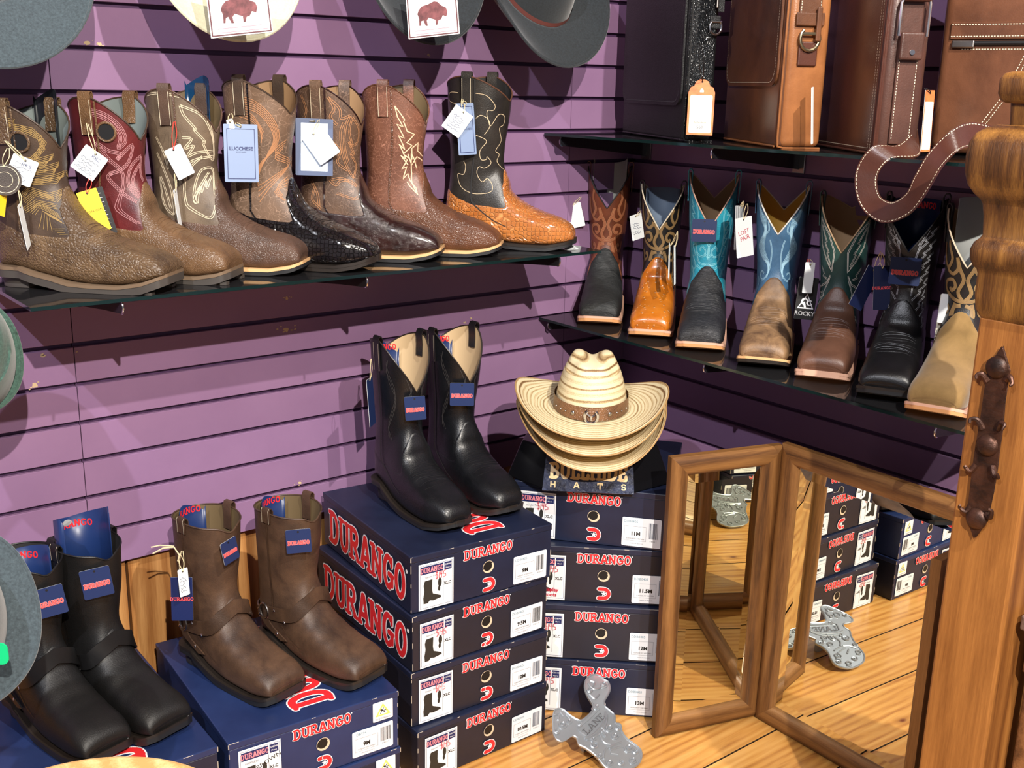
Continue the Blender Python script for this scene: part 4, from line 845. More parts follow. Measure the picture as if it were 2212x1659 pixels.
w, h = mm(50, e[7]), mm(98, e[7]); t = card('hang_tag', 'cream card with a diamond pattern border hanging by the suede boot', PD(2053, 690, e[7]+.04), w, h, plain('card_cream', (226, 218, 196), .6), 10, -2, anchor=PD(2066, 600, e[7]+.04), group='maker tags')
mb = MB()
for k in range(4):
    cx = -w/2+w*(k+.5)/4; a = w/8
    stroke(mb, [(cx-a, -h*.41), (cx, -h*.36), (cx+a, -h*.41), (cx, -h*.46), (cx-a, -h*.41)], .0014, .0004, I4); stroke(mb, [(cx-.002, -h*.41), (cx+.002, -h*.41)], .003, .0004, I4)
for yy in (-.345, -.475): stroke(mb, [(-w/2, h*yy), (w/2, h*yy)], .001, .0004, I4)
mb.build('diamond_border', plain('print_umber', (60, 40, 34), .5), t)
card('price_tag', 'pale blank tag over the diamond bordered card by the suede boot', PD(2055, 668, e[7]+.03), mm(46, e[7]), mm(58, e[7]), CARD, 12, -3, anchor=PD(2066, 600, e[7]+.04), group='white price tags')
# floor pairs
c1 = bd('C1'); c2 = bd('C2')
durango_tag(PD(897, 882, c1-.01), mm(45, c1), mm(52, c1), 'blue square tag on the left black cowboy boot of the pair on boxes', 0, 4)
durango_tag(PD(998, 852, c2-.01), mm(52, c2), mm(50, c2), 'blue square tag on the right black cowboy boot of the pair on boxes', 0, 0)
card('hang_tag', 'dark tag seen edge on at the left side of the black cowboy pair', PD(802, 868, c1+.02), .04, .10, plain('tag_navy', (30, 46, 88), .35), 72, -1, anchor=PD(802, 775, c1+.02), group='blue cards')
h1, h2, h3, h4 = bd('H1'), bd('H2'), bd('H3'), bd('H4')
durango_tag(PD(497, 1190, h1-.012), mm(44, h1), mm(52, h1), 'blue square tag on the left brown harness boot, turned sideways', 42, 8)
durango_tag(PD(645, 1169, h2-.012), mm(54, h2), mm(54, h2), 'blue square tag on the right brown harness boot', 0, 2)
durango_tag(PD(107, 1300, h3-.012), mm(62, h3), mm(64, h3), 'blue square tag on the left black harness boot', 0, 8)
durango_tag(PD(209, 1259, h4-.012), mm(60, h4), mm(64, h4), 'blue square tag on the right black harness boot', 0, 7)
w, h = mm(46, h1), mm(100, h1); t = card('hang_tag', 'tall navy tag low on the left brown harness boot', PD(393, 1294, h1+.01), w, h, plain('card_deep_navy2', (22, 36, 84), .4), -12, -1, anchor=PD(395, 1190, h1+.02), group='blue cards'); word('DURANGO', .0075, I4, plain('tag_red', (236, 84, 84), .5), None, t, stretch=.9)
t = card('price_tag', 'small white tag on jute string in front of the tall navy tag', PD(397, 1258, h1-.005), mm(24, h1), mm(62, h1), CARD, 30, 0, anchor=PD(388, 1195, h1+.005), group='white price tags'); scrib(t, GREY, -.008, .008, .012, -.02, 5, seed=21)
mb = MB(); mb.tube([PD(330, 1196, h1), PD(352, 1184, h1), PD(376, 1182, h1), PD(388, 1200, h1-.01), PD(384, 1212, h1-.01)], .0014, 6); mb.tube([PD(326, 1182, h1), PD(346, 1178, h1), PD(376, 1180, h1)], .0012, 6); tag(mb.build('jute_bow', JUTE, None, True), 'frayed jute string knotted on the pull strap of the left brown harness boot', 'string')

# cardboard inserts standing in the shafts
INS = plain('insert_blue', (26, 46, 92), .35)
def insert(key, label, z0, z1, turn=0, r=(.046, .036), arcd=200, wave=.02, mat=None, text=True, hole=False, off=(.068, 0)):
    M, B, _ = shelfboots[key]; t = thing('shaft_insert', label, 'insert', M=M @ Matrix.Translation((off[0], off[1], 0)) @ Matrix.Rotation(math.radians(turn), 4, 'Z'), group='cardboard inserts')
    N = 24; rows = [[], [], []]
    for i in range(N+1):
        f = i/N; a = math.radians(-arcd/2+arcd*f); x, y = r[0]*math.cos(a), r[1]*math.sin(a); zz = z1+wave*(2*abs(f-.5))**1.5-(.5*wave if abs(f-.5) > .47 else 0)
        rows[0].append((x, y, z0)); rows[1].append((x, y, (z0+zz)/2)); rows[2].append((x, y, zz))
    mb = MB(); mb.grid(rows, 0); o = mb.build('sheet', [mat or INS], t, True); s_ = o.modifiers.new('thick', 'SOLIDIFY'); s_.thickness = .0008
    if text:
        mt = MB(); h_ = .013; x = -.5*6.3*h_*.95; 
        tmp = MB()
        for ch in 'DURANGO':
            wd, stt, sf = GL[ch]
            for Ls in stt+sf:
                for a_, b_ in zip(Ls, Ls[1:]):
                    def mp_(p):
                        s2 = (x+p[0]*h_)/r[0]; return Vector(((r[0]-.0012)*math.cos(s2), (r[1]-.0012)*math.sin(-s2) if True else 0, z1-.014+(p[1]-.5)*h_))
                    A_, B_ = mp_(a_), mp_(b_); d = (B_-A_)
                    if d.length < 1e-6: continue
                    n = Vector((A_.x, A_.y, 0)).normalized(); q = d.cross(n).normalized()*.0012; mt.add([A_-q, B_-q, B_+q, A_+q], [(0, 1, 2, 3)])
            x += (wd+.02)*h_
        mt.build('lettering', RED, t)
    if hole:
        mb = MB(); pts = [((r[0]-.0015)*math.cos(.14+.22*math.cos(k*PI/8)), (r[1]-.0015)*math.sin(.14+.22*math.cos(k*PI/8)), z1-.006-.004+.006*math.sin(k*PI/8)) for k in range(16)]; mb.add(pts, [tuple(range(16))]); mb.build('hole', plain('hole_pale', (150, 150, 150), .7), t)
    return t
insert('H4', 'large curved blue card with a finger hole in the right black harness boot', .20, .345, 172, (.050, .046), 230, .03, hole=True)
insert('H3', 'curved blue card inside the left black harness boot', .20, .308, 168, (.050, .044), 180, .012)
insert('H1', 'curved blue card inside the left brown harness boot', .20, .325, 200, (.050, .044), 120, -.02)
insert('H2', 'curved blue card inside the right brown harness boot', .20, .325, 200, (.050, .044), 120, -.02)
insert('C1', 'rounded blue card inside the left black cowboy boot', .20, .345, 195, (.052, .040), 110, -.03)
insert('C2', 'rounded blue card inside the right black cowboy boot', .20, .345, 195, (.052, .040), 110, -.03)
insert('B6', 'blue card with red lettering inside the all black shelf boot', .22, .358, 180, (.052, .044), 200, .0)
insert('B1', 'pale card rising from the brown flame boot', .22, .372, 180, (.050, .042), 200, .02, plain('insert_pale', (206, 206, 190), .6), False)
insert('B2', 'grey blue card inside the ostrich boot', .20, .325, 180, (.050, .040), 190, .0, plain('insert_grey', (120, 136, 156), .6), False)
insert('B7', 'pale grey card inside the suede boot', .22, .372, 180, (.050, .040), 190, .0, plain('insert_lt', (176, 180, 180), .6), False)
insert('A3', 'shiny dark blue sheet inside the taupe boot', .22, .352, 60, (.052, .042), 100, -.02, plain('insert_petrol', (20, 58, 92), .15), False)
insert('A1', 'black sheet inside the left end work boot', .2, .325, 60, (.05, .042), 100, -.02, plain('insert_black', (22, 26, 30), .3), False)

# ================================================================== BOOT BOXES
def boxmat(name, c1, c2):
    m, nt, b = nodes(name); co = texco(nt); c = ramp(nt, noise(nt, co, 9, 5, .6), [(.35, sr(c1)), (.7, sr(c2))])
    lnk(nt, c, b.inputs['Base Color']); b.inputs['Roughness'].default_value = .38; bump(nt, b, noise(nt, co, 60, 5, .7), .15, .001); return m
BOXN = boxmat('box_navy', (24, 30, 52), (32, 40, 66)); BOXD = boxmat('box_dark', (29, 30, 42), (34, 36, 52)); BOXB = boxmat('box_blue', (30, 44, 84), (38, 54, 98)); WORN = plain('worn_card_edge', (196, 184, 166), .8)
def FM(x, z, y=-.0006): return frame(Vector((x, y, z)), (1, 0, 0), (0, 0, 1))
def barcode(p, M, w, h, seed):
    rd = random.Random(seed); mb = MB(); x = -w/2
    while x < w/2-.001:
        b = rd.choice([.0005, .0009, .0016]); b = min(b, w/2-x); mb.add([M @ Vector(q) for q in ((x, -h/2, .0006), (x+b, -h/2, .0006), (x+b, h/2, .0006), (x, h/2, .0006))], [(0, 1, 2, 3)]); x += b+rd.choice([.0005, .0008, .0013])
    mb.build('barcode', GREY if seed % 2 else BLACK, p)
def bootbox(label, M, w, d, h, mat, lab=None, size=None, side=False, topword=False, hole=.5, kind='tall', group='blue boot boxes', extra=None, top=None, price=True):
    t = thing('boot_box', label, 'box', M=M, group=group); g = .0008
    mb = MB(); mb.box(-w/2, w/2, 0, d, g, h-.014); bev(mb.build('body', mat, t), .0015, 1)
    mb = MB(); mb.box(-w/2-.0012, w/2+.0012, -.0012, d+.0012, h-.0145, h-g); bev(mb.build('lid', top or mat, t), .002, 2)
    rd = random.Random(int(w*1e5)+len(label)); mb = MB()
    for sx in (-1, 1):
        z = .004
        while z < h-.018: l = rd.uniform(.004, .016); mb.tube([(sx*(w/2-.0004), .0004, z), (sx*(w/2-.0004), .0004, min(z+l, h-.016))], .0007, 5); z += l+rd.uniform(.012, .05)
        mb.tube([(sx*w/2, -.0004, h-.012), (sx*w/2, -.0004, h-.003)], .0011, 5)
    x = -w/2
    while x < w/2: l = rd.uniform(.002, .02); mb.tube([(x, -.0008, h-.0022), (min(w/2, x+l), -.0008, h-.0022)], .0006, 5); x += l+rd.uniform(.04, .16)
    mb.build('worn_edges', WORN, t)
    s = w/.33; fy = -.0014
    word('DURANGO', .0205*s, FM(.010*s, h*.80, fy), RED, WHITE, t, w=.19, e=.045, stretch=.88, reg=True)
    mb = MB(); Mh = FM(.010*s, h*.50, fy+.0006); mb.add([Mh @ Vector((.0125*math.cos(k*PI/12), .0125*math.sin(k*PI/12), .0003)) for k in range(24)], [tuple(range(24))], 0)
    cr = [(.0125*math.cos(math.radians(a)), .0125*math.sin(math.radians(a))) for a in range(-150, 31, 12)]; cr2 = [(x_*.82-.0012, y_*.82+.0014) for x_, y_ in cr[::-1]]
    n_ = len(cr); mb.add([Mh @ Vector((p[0], p[1], .0006)) for p in cr+cr2], [(i, i+1, 2*n_-2-i, 2*n_-1-i) for i in range(n_-1)], 1); stroke(mb, [(.0128*math.cos(k*PI/10), .0128*math.sin(k*PI/10)) for k in range(21)], .0011, .0008, Mh, 1); mb.build('finger_hole', [BLACK, plain('box_liner', (214, 196, 168), .7)], t)
    Ml = FM(.012*s, h*.17+.002, fy); mb = MB(); k = .0105*s; P = [(-k, k), (0, k)]+arc(0, 0, k, k, 90, -90, 10)+[(-k, -k)]
    stroke(mb, P, .0108*s, .0004, Ml, 1); stroke(mb, P, .0082*s, .0007, Ml, 0)
    st = [(.0065*s*(1 if i % 2 == 0 else .42)*math.cos(PI/2+i*PI/5), .0065*s*(1 if i % 2 == 0 else .42)*math.sin(PI/2+i*PI/5)) for i in range(10)]
    mb.add([Ml @ Vector((a, b, .0010)) for a, b in st], [tuple(range(10))], 1); mb.build('horseshoe_logo', [RED, WHITE], t)
    if lab:
        lw, lh = .078*s, h*.80; cx = -w/2+.016+lw/2; L = FM(cx, h*.43, fy)
        mb = MB(); mb.add([L @ Vector(q) for q in ((-lw/2, -lh/2, .0003), (lw/2, -lh/2, .0003), (lw/2, lh/2, .0003), (-lw/2, lh/2, .0003))], [(0, 1, 2, 3)], 0)
        stroke(mb, [(-lw*.46, -lh*.46), (lw*.46, -lh*.46), (lw*.46, lh*.46), (-lw*.46, lh*.46), (-lw*.46, -lh*.46)], .0006, .0005, L, 1)
        for (a, b) in ((-.44, .20), (.23, .44)): mb.add([L @ Vector(q) for q in ((lw*a, lh*.27, .0006), (lw*b, lh*.27, .0006), (lw*b, lh*.44, .0006), (lw*a, lh*.44, .0006))], [(0, 1, 2, 3)], 1)
        stroke(mb, [(lw*.2, lh*.25), (lw*.2, -lh*.38)], .0007, .0006, L, 2); lb = mb.build('picture_label', [WHITE, NAVY, GREY], t)
        word('DURANGO', .0105*s, L @ Matrix.Translation((-lw*.12, lh*.355, .0005)), plain('tag_pink2', (238, 140, 150), .5), None, lb, stretch=.78*lw/.078)
        ftext('DDB0405', .0048, L @ Matrix.Translation((lw*.335, lh*.385, .0005)), WHITE, lb); ftext("Men's", .0045, L @ Matrix.Translation((lw*.335, lh*.315, .0005)), WHITE, lb)
        ftext('XLC', .0085, L @ Matrix.Translation((lw*.32, -.02*lh, .0005)), BLACK, lb, bold=.0003)
        if lab == 'brown': ftext('HARNESS', .006, L @ Matrix.Translation((-lw*.2, lh*.2, .0005)), GREY, lb); ftext('BROWN', .013, L @ Matrix.Translation((lw*.2, lh*.13, .0005)) @ Matrix.Rotation(.35, 4, 'Z'), BLACK, lb)
        else:
            ftext('Slender Fit', .0055, L @ Matrix.Translation((-lw*.17, lh*.2, .0005)) @ Matrix.Rotation(.05, 4, 'Z'), GREY, lb)
            m3 = MB(); q = L @ Matrix.Translation((-lw*.02, lh*.155, .0012)) @ Matrix.Scale(lh*.0060, 4)
            for S_ in ([(9, 17), (1, 18), (1, 9), (9, 8), (9, -2), (0, -4)], [(5, 22), (5, -8)], [(15, 18), (14, -4)], [(20, 18), (19, 8), (28, 9)], [(27, 20), (25, -6)], [(46, 20), (34, 17), (33, 8), (42, 6), (43, -2), (32, -5)]):
                stroke(m3, [(p[0]*.9, p[1]) for p in S_], 1.9, 0, q)
            m3.build('price_writing', INK, lb)
            if lab == 'display': m3 = ftext('Display\nBoots', .012, L @ Matrix.Translation((lw*.1, -lh*.33, .0012)), INK, lb, bold=.0003)
        bt = [(-.30, .13), (-.10, .14), (-.11, -.06), (-.09, -.16), (.12, -.24), (.13, -.28), (-.08, -.31), (-.17, -.29), (-.22, -.34), (-.33, -.34), (-.34, -.22), (-.31, -.08), (-.33, .04)]
        m3 = MB(); m3.add([L @ Vector((lw*a*1.1, lh*b*1.05-.001, .0007)) for a, b in bt], [tuple(range(len(bt)))])
        m3.add([L @ Vector((lw*.1+lw*.055*math.cos(k_*PI/8), lh*.03+lh*.10*math.sin(k_*PI/8), .0007)) for k_ in range(16)], [tuple(range(16))]); m3.add([L @ Vector((lw*.08+lw*.035*math.cos(k_*PI/8), -lh*.10+lh*.06*math.sin(k_*PI/8), .0007)) for k_ in range(16)], [tuple(range(16))]); m3.build('boot_picture', plain('print_dark_boot', (42, 42, 40), .5), lb)
    if size:
        sw_, sh_ = (.082*s, h*.50) if lab != 'brown' else (.085*s, h*.44); cx = w/2-.012-sw_/2; cz = h*.30; L = FM(cx, cz, fy)
        mb = MB(); mb.prism(rrect(sw_, sh_, .003), .0002, .0004, 0, L); sb = mb.build('size_label', plain('label_white', (232, 236, 242), .45), t)
        ftext('DDB0405' if lab != 'brown' else 'DB594', .0075*s, L @ Matrix.Translation((-sw_*.28, sh_*.36, .0004)), plain('print_teal', (80, 130, 150), .5), sb)
        m3 = MB(); stroke(m3, [(-sw_*.44, -sh_*.3), (sw_*.12, -sh_*.3), (sw_*.12, sh_*.2), (-sw_*.44, sh_*.2), (-sw_*.44, -sh_*.3)], .0004, .0008, L); m3.build('printed_frame', GREY, sb)
        ftext(size, .0115*s, L @ Matrix.Translation((-sw_*.15, -sh_*.06, .0004)), BLACK, sb, bold=.0005); ftext('SLENDER FIT WESTERN', .0036*s, L @ Matrix.Translation((-sw_*.15, -sh_*.23, .0004)), BLACK, sb); ftext('MADE IN MEXICO', .0034*s, L @ Matrix.Translation((-sw_*.12, -sh_*.4, .0004)), GREY, sb)
        barcode(sb, L @ Matrix.Translation((sw_*.31, sh_*.08, .0004)), sw_*.24, sh_*.55, len(size)); ftext('8 8513 7', .004*s, L @ Matrix.Translation((sw_*.31, -sh_*.28, .0004)), BLACK, sb)
    if lab == 'brown':
        L = FM(w/2-.012-.021, h*.74, fy); mb = MB(); mb.prism(rrect(.042, .040, .002), .0002, .0004, 0, L)
        mb.add([L @ Vector(q) for q in ((-.016, -.010, .0006), (.016, -.010, .0006), (0, .016, .0006))], [(0, 1, 2)], 1); mb.add([L @ Vector(q) for q in ((-.010, -.007, .0008), (.010, -.007, .0008), (0, .010, .0008))], [(0, 1, 2)], 0)
        stroke(mb, [(-.004, .004), (.004, -.004)], .0014, .0010, L, 2); stroke(mb, [(.001, .006), (-.003, -.001), (-.006, -.005)], .0014, .0010, L, 2); stroke(mb, [(-.005, .003), (0, 0), (.006, .001)], .0014, .0010, L, 2)
        sb = mb.build('safety_sticker', [WHITE, plain('print_yellow', (232, 214, 110), .5), BLACK], t); ftext('Slip & Oil Resistant', .0042, L @ Matrix.Translation((0, -.0155, .0006)), BLACK, sb)
    if side:
        L = frame(Vector((-w/2-.0016, d/2-.01, h*.46)), (0, -1, 0), (0, 0, 1)); word('DURANGO', h*.60, L, RED, WHITE, t, w=.175, e=.035, stretch=d*.86/(h*.60)/6.25, reg=True)
    if topword:
        L = frame(Vector((topword, d/2, h-g+.0006)), (0, 1, 0), (-1, 0, 0)); word('DURANGO', .080, L, RED, WHITE, t, w=.185, e=.035, stretch=d*.80/.080/6.25)
    return t
def BX(cx, cy, yaw, z): return Matrix.Translation((cx, cy, z)) @ Matrix.Rotation(math.radians(yaw), 4, 'Z')
# tall stack (front centre of the bottom edge of each front face)
H1_ = .1215
for k, (cx, cy, yw, mat, sz, lb, lab) in enumerate((
    (-.8145, -.472, -.5, BOXD, '10.5M', 'x', 'blue boot box marked 10.5M, lowest of the tall front stack'), (-.8165, -.462, -4, BOXD, '10M', 'x', 'blue boot box marked 10M, second from the floor in the tall front stack'),
    (-.8140, -.458, -2.2, BOXD, '9.5M', 'x', 'blue boot box marked 9.5M, just under the top box of the front stack'), (-.8125, -.458, -5, BOXN, '9M', 'x', 'blue boot box marked 9M carrying the black cowboy boots'))):
    bootbox(lab, BX(cx, cy, yw, H1_*k), .330, .405, H1_, mat, 'price', sz, side=k >= 2, topword=.03 if k == 3 else 0, top=BOXN)
H2_ = .132
for k, (cx, cy, yw, mat, sz, lb, lab) in enumerate((
    (-.520, -.486, -44, BOXN, '13M', 'price', 'blue boot box marked 13M on the floor behind the metal boot jack'), (-.517, -.484, -42.5, BOXD, '12M', 'price', 'blue boot box marked 12M, third from the top behind the tall front stack'),
    (-.508, -.474, -43, BOXD, '11.5M', 'display', 'blue boot box marked 11.5M with red display writing'), (-.516, -.443, -51, BOXN, '11M', 'price', 'blue boot box marked 11M under the straw hat stand'))):
    bootbox(lab, BX(cx, cy, yw, H2_*k), .338, .40 if k < 3 else .37, H2_, mat, lb, sz, top=BOXN)
for k in (0, 1):
    bootbox('blue boot box on the floor, partly cut off, under the brown harness boots' if k == 0 else 'blue boot box with safety sticker carrying the brown harness boots', BX(-1.204+.004*(1-k), -.478-.006*(1-k), -4.5+2*(1-k), .123*k), .332, .42, .123, BOXB if k else BOXN, 'brown', '9M', topword=.012 if k else 0, top=BOXB)
    bootbox('blue boot box on the floor beneath the black harness boots' if k == 0 else 'blue boot box carrying the black harness boots', BX(-1.552, -.452, -1.5, .1225*k), .332, .415, .1225, BOXN, 'price', '9M', topword=.015 if k else 0, top=BOXB)

# ================================================================== STRAW HATS AND OTHER HATS
def strawmat(name, radial):
    m, nt, b = nodes(name); t = nt.nodes.new('ShaderNodeTexCoord'); sp = nt.nodes.new('ShaderNodeSeparateXYZ'); lnk(nt, t.outputs['Object'], sp.inputs[0])
    def mth(op, a, b_=None):
        n = nt.nodes.new('ShaderNodeMath'); n.operation = op
        for i, v in enumerate((a, b_)):
            if v is None: continue
            if isinstance(v, (int, float)): n.inputs[i].default_value = v
            else: lnk(nt, v, n.inputs[i])
        return n.outputs[0]
    nz = noise(nt, t.outputs['Object'], 14, 2)
    if radial: r_ = mth('SQRT', mth('ADD', mth('POWER', mth('MULTIPLY', sp.outputs[0], .86), 2), mth('POWER', sp.outputs[1], 2)))
    else: r_ = sp.outputs[2]
    f = mth('ADD', mth('MULTIPLY', r_, 820 if radial else 520), mth('MULTIPLY', nz, 5.0)); s1 = mth('SINE', f)
    nz2 = nt.nodes.new('ShaderNodeTexNoise'); nz2.noise_dimensions = '1D'; nz2.inputs['Scale'].default_value = 210 if radial else 120; lnk(nt, mth('ADD', r_, mth('MULTIPLY', nz, .008)), nz2.inputs['W'])
    fib = noise(nt, t.outputs['Object'], 480, 2)
    mx = mth('ADD', mth('MULTIPLY', s1, .13), mth('ADD', mth('MULTIPLY', nz2.outputs['Fac'], .75), mth('MULTIPLY', fib, .25)))
    c = ramp(nt, mx, [(.24, sr((128, 96, 62))), (.36, sr((196, 170, 124))), (.52, sr((232, 216, 176)))])
    lnk(nt, c, b.inputs['Base Color']); b.inputs['Roughness'].default_value = .6; bump(nt, b, mx, .5, .0012); return m
STRB, STRC = strawmat('straw_brim', True), strawmat('straw_crown', False); STRE = plain('straw_edge', (176, 140, 92), .7)
def hat(name, label, M, mb_, mc_, A=.185, Bw=.168, curl=.06, droop=.02, H=.125, thick=.003, band=None, group=None, edge=None, cat='hat', tipin=.9, buckle=False, crown=True, cup=.0):
    t = thing(name, label, cat, M=M, group=group); N = 72; R = 14; ca, cb = .100, .080; rows = []
    for i in range(R+1):
        f = i/R; row = []
        for j in range(N):
            a = 2*PI*j/N; c, s = math.cos(a), math.sin(a); ax = ca+(A-ca)*f; by = cb+(Bw-cb)*f
            z = curl*f**2.2*abs(s)**2.4 - droop*f**1.6*abs(c)**2 + cup*f*f
            by *= 1-(1-tipin)*f*f*abs(s)**3
            row.append((ax*c*(1 if c > 0 else .98), by*s, z))
        rows.append(row)
    mb = MB(); mb.grid(rows, 0, True); o = mb.build('brim', mb_, t, True); sd = o.modifiers.new('thick', 'SOLIDIFY'); sd.thickness = thick; sd.offset = 0
    mb = MB(); mb.tube(rows[-1], thick*.75, 6, 0, True); mb.build('brim_binding', edge or mb_, t, True)
    if crown:
        rows = []; K = 16
        def crease(x, y, z):
            g = math.exp(-(y/.022)**2)*.020*(1-.25*max(0, x)/.08); d1_ = sum(math.exp(-(((x-.038)/.034)**2+((y-sg*.046)/.02)**2))*.020 for sg in (1, -1)); return z-g*(1 if z > H*.6 else 0)-d1_*(max(0, z-H*.45)/(H*.55))
        for i in range(K+1):
            f = i/K; z = H*f*.93; sh = 1-.08*f-.26*f**2.6; row = []
            for j in range(N): a = 2*PI*j/N; row.append((ca*sh*(1-.10*f*max(0, math.cos(a)))*math.cos(a), cb*(sh-.10*f)*math.sin(a), z))
            rows.append(row)
        
        for i in range(1, 9):
            g = 1-i/8; row = []
            for j in range(N): x0, y0, _ = rows[K][j]; rr = math.sin(g*PI/2) if g > 0 else .001; x, y = x0*max(g, .001), y0*max(g, .001); z = H*.93+H*.09*(1-g**2.2); row.append((x, y, crease(x, y, z)))
            rows.append(row)
        for i in range(K-5, K+1): rows[i] = [(x, y, crease(x, y, z) if z > H*.75 else z) for x, y, z in rows[i]]
        mb = MB(); mb.grid(rows, 0, True); mb.build('crown', mc_, t, True)
    if band:
        rows = [[((ca+.0028)*.995*math.cos(2*PI*j/N)*(1-.02*f), (cb+.0028)*.99*math.sin(2*PI*j/N)*(1-.02*f), .003+f*band[1]) for j in range(N)] for f in (0, .5, 1)]; mb = MB(); mb.grid(rows, 0, True); bo = mb.build('hat_band', band[0], t, True)
        if buckle:
            bo['label'] = 'tooled brown leather band'; bm = frame(Vector((ca+.006, 0, .016)), (0, 1, 0), (.08, 0, 1)); m2 = MB(); m2.tube([bm @ Vector((.0135*math.cos(math.radians(a)), .0155*math.sin(math.radians(a))-.001, 0)) for a in range(-235, 56, 15)], .0035, 8)
            m2.tube([bm @ Vector(q) for q in ((-.010, .006, .001), (-.004, .002, .002), (0, -.002, .003), (.004, .002, .002), (.010, .006, .001))], .0018, 6); m2.tube([bm @ Vector((0, .002, .002)), bm @ Vector((0, -.009, .003))], [.0035, .0012], 6); m2.build('horseshoe_concho', CHROME, bo, True)
            for a in (-62, -50, -40, -28, 28, 40, 50, 62):
                big = abs(a) in (28,); r_ = .0048 if big else .0018; aa = math.radians(a); p = Vector(((ca+.004)*math.cos(aa), (cb+.004)*math.sin(aa), .017)); m2 = MB(); nrm = Vector((math.cos(aa)/ca, math.sin(aa)/cb, 0)).normalized(); e1 = nrm.cross(Vector((0, 0, 1)))
                rr = [[p+nrm*.0022*math.sin(q*PI/6)+(e1*math.cos(w*PI/5)+Vector((0, 0, 1))*math.sin(w*PI/5))*r_*math.cos(q*PI/6+.001) for w in range(10)] for q in range(4)]; m2.grid(rr, 0, True); m2.build('stud', STEEL if big else CHROME, bo, True)
    return t
HZ = .5285
hc = Vector((-.470, -.385, HZ)); face = math.degrees(math.atan2(CAM.y-hc.y, CAM.x-hc.x))
bandm = leather('tooled_band', (92, 62, 40), (136, 96, 66), .4, 'pebble', .8, .8)
for k, (dz, rz, cu, A, Bw, lab, bd_) in enumerate(((.086, 6, .080, .178, .172, 'lowest straw cowboy hat of the stack, brim edges rolled up', False), (.122, 3, .064, .182, .172, 'middle straw cowboy hat of the stack of three', False), (.158, 1, .048, .184, .176, 'top straw cowboy hat with brown tooled band and horseshoe buckle', True))):
    M = Matrix.Translation(hc+Vector((0, 0, dz))) @ Matrix.Rotation(math.radians(face+rz), 4, 'Z') @ Matrix.Rotation(math.radians(3), 4, 'Y')
    hat('straw_hat', lab, M, STRB, STRC, A, Bw, cu, .006, .128, .0022, (bandm, .030) if bd_ else None, 'stacked straw hats', STRE, buckle=bd_, crown=bd_, tipin=.94)
# stand under the straw hats
PLST = plain('stand_black_plastic', (14, 14, 17), .25); st = thing('hat_stand', 'black display stand with gold BULLHIDE HATS lettering under the straw hats', 'stand', M=BX(0, 0, 0, 0))
FL, FR = PZ(1175, 1058, HZ), PZ(1366, 1067, HZ); ax_ = (FR-FL).normalized(); bk = Vector((-ax_.y, ax_.x, 0)); cw = (FR-FL).length
Ms = frame(FL+Vector((0, 0, .0005)), ax_, bk)
mb = MB(); base = [(0, 0), (cw, 0), (cw+.085, .075), (cw+.075, .17), (-.075, .17), (-.085, .075)]; topp = [(.012, .045), (cw-.012, .045), (cw+.055, .105), (cw+.05, .15), (-.05, .15), (-.055, .105)]
lo = [Vector((x, y, 0)) for x, y in base]; hi_ = [Vector((x, y, .075)) for x, y in topp]; mb.add(lo+hi_, [tuple(range(6))[::-1], tuple(range(6, 12))]+[(i, (i+1) % 6, 6+(i+1) % 6, 6+i) for i in range(6)]); o = mb.build('stand_body', PLST, st); o.matrix_local = Ms; bev(o, .003)
mb = MB(); mb.prism([(cw/2+.05*math.cos(k*PI/12), .10+.045*math.sin(k*PI/12)) for k in range(24)], .07, .16); o = mb.build('stand_neck', PLST, st); o.matrix_local = Ms
nrm_ = Vector((0, .075, -.045)).normalized(); upv = Vector((0, .045, .075)).normalized(); Mp = Ms @ frame(Vector((cw/2, .001, .0015)), (1, 0, 0), upv)
FOIL = leather('foil_navy', (14, 18, 34), (48, 60, 92), .25, 'wrinkle', 2.2, 1, 40)
mb = MB(); mb.prism([(-cw*.52, -.004), (cw*.52, -.004), (cw*.49, .086), (-cw*.49, .086)], .0005, .0035, 0, Mp); sp_ = mb.build('sign_plate', FOIL, st); sp_['label'] = 'speckled navy sign plate'
GOLDP = plain('print_gold', (214, 184, 124), .4)
word('BULLHIDE', .034, Mp @ Matrix.Translation((0, .040, .0037)), GOLDP, None, sp_, w=.2, stretch=cw*.90/.034/6.6)
for i, ch in enumerate('HATS'): word(ch, .013, Mp @ Matrix.Translation((-cw*.40+cw*.80*i/3, .010, .0037)), GOLDP, None, sp_, w=.2, serif=False, stretch=1.25)

def felt(name, c1, c2):
    m, nt, b = nodes(name); co = texco(nt); lnk(nt, ramp(nt, noise(nt, co, 260, 4, .7), [(.3, sr(c1)), (.75, sr(c2))]), b.inputs['Base Color']); b.inputs['Roughness'].default_value = .95; b.inputs['Sheen Weight'].default_value = .3
    bump(nt, b, noise(nt, co, 700, 2), .3, .0005); return m
FG1, FG2, FGR, FCR = felt('felt_slate', (44, 53, 58), (70, 83, 89)), felt('felt_charcoal', (19, 23, 26), (36, 43, 48)), felt('felt_green', (38, 62, 54), (68, 98, 86)), felt('felt_cream', (190, 188, 158), (206, 204, 178))
def wallhat(tip, label, mat, tilt, roll, A=.195, Bw=.165, curl=.07, band=None, scale=1):
    # hangs with its front brim down; the crown points out from the wall and up
    fr = Vector((math.sin(math.radians(roll)), -math.cos(math.radians(tilt))*.62, -.80)).normalized(); up = Vector((0, -1, 0)); up = (up-fr*up.dot(fr)).normalized(); y = up.cross(fr)
    M = Matrix.Identity(4)
    for i in range(3): M[i][0] = fr[i]; M[i][1] = y[i]; M[i][2] = up[i]; M[i][3] = (Vector(tip)-fr*A)[i]
    return hat('felt_hat', label, M @ Matrix.Scale(scale, 4), mat, mat, A, Bw, curl, .012, .115, .004, band, 'felt hats hung on the left wall', cat='hat'), M
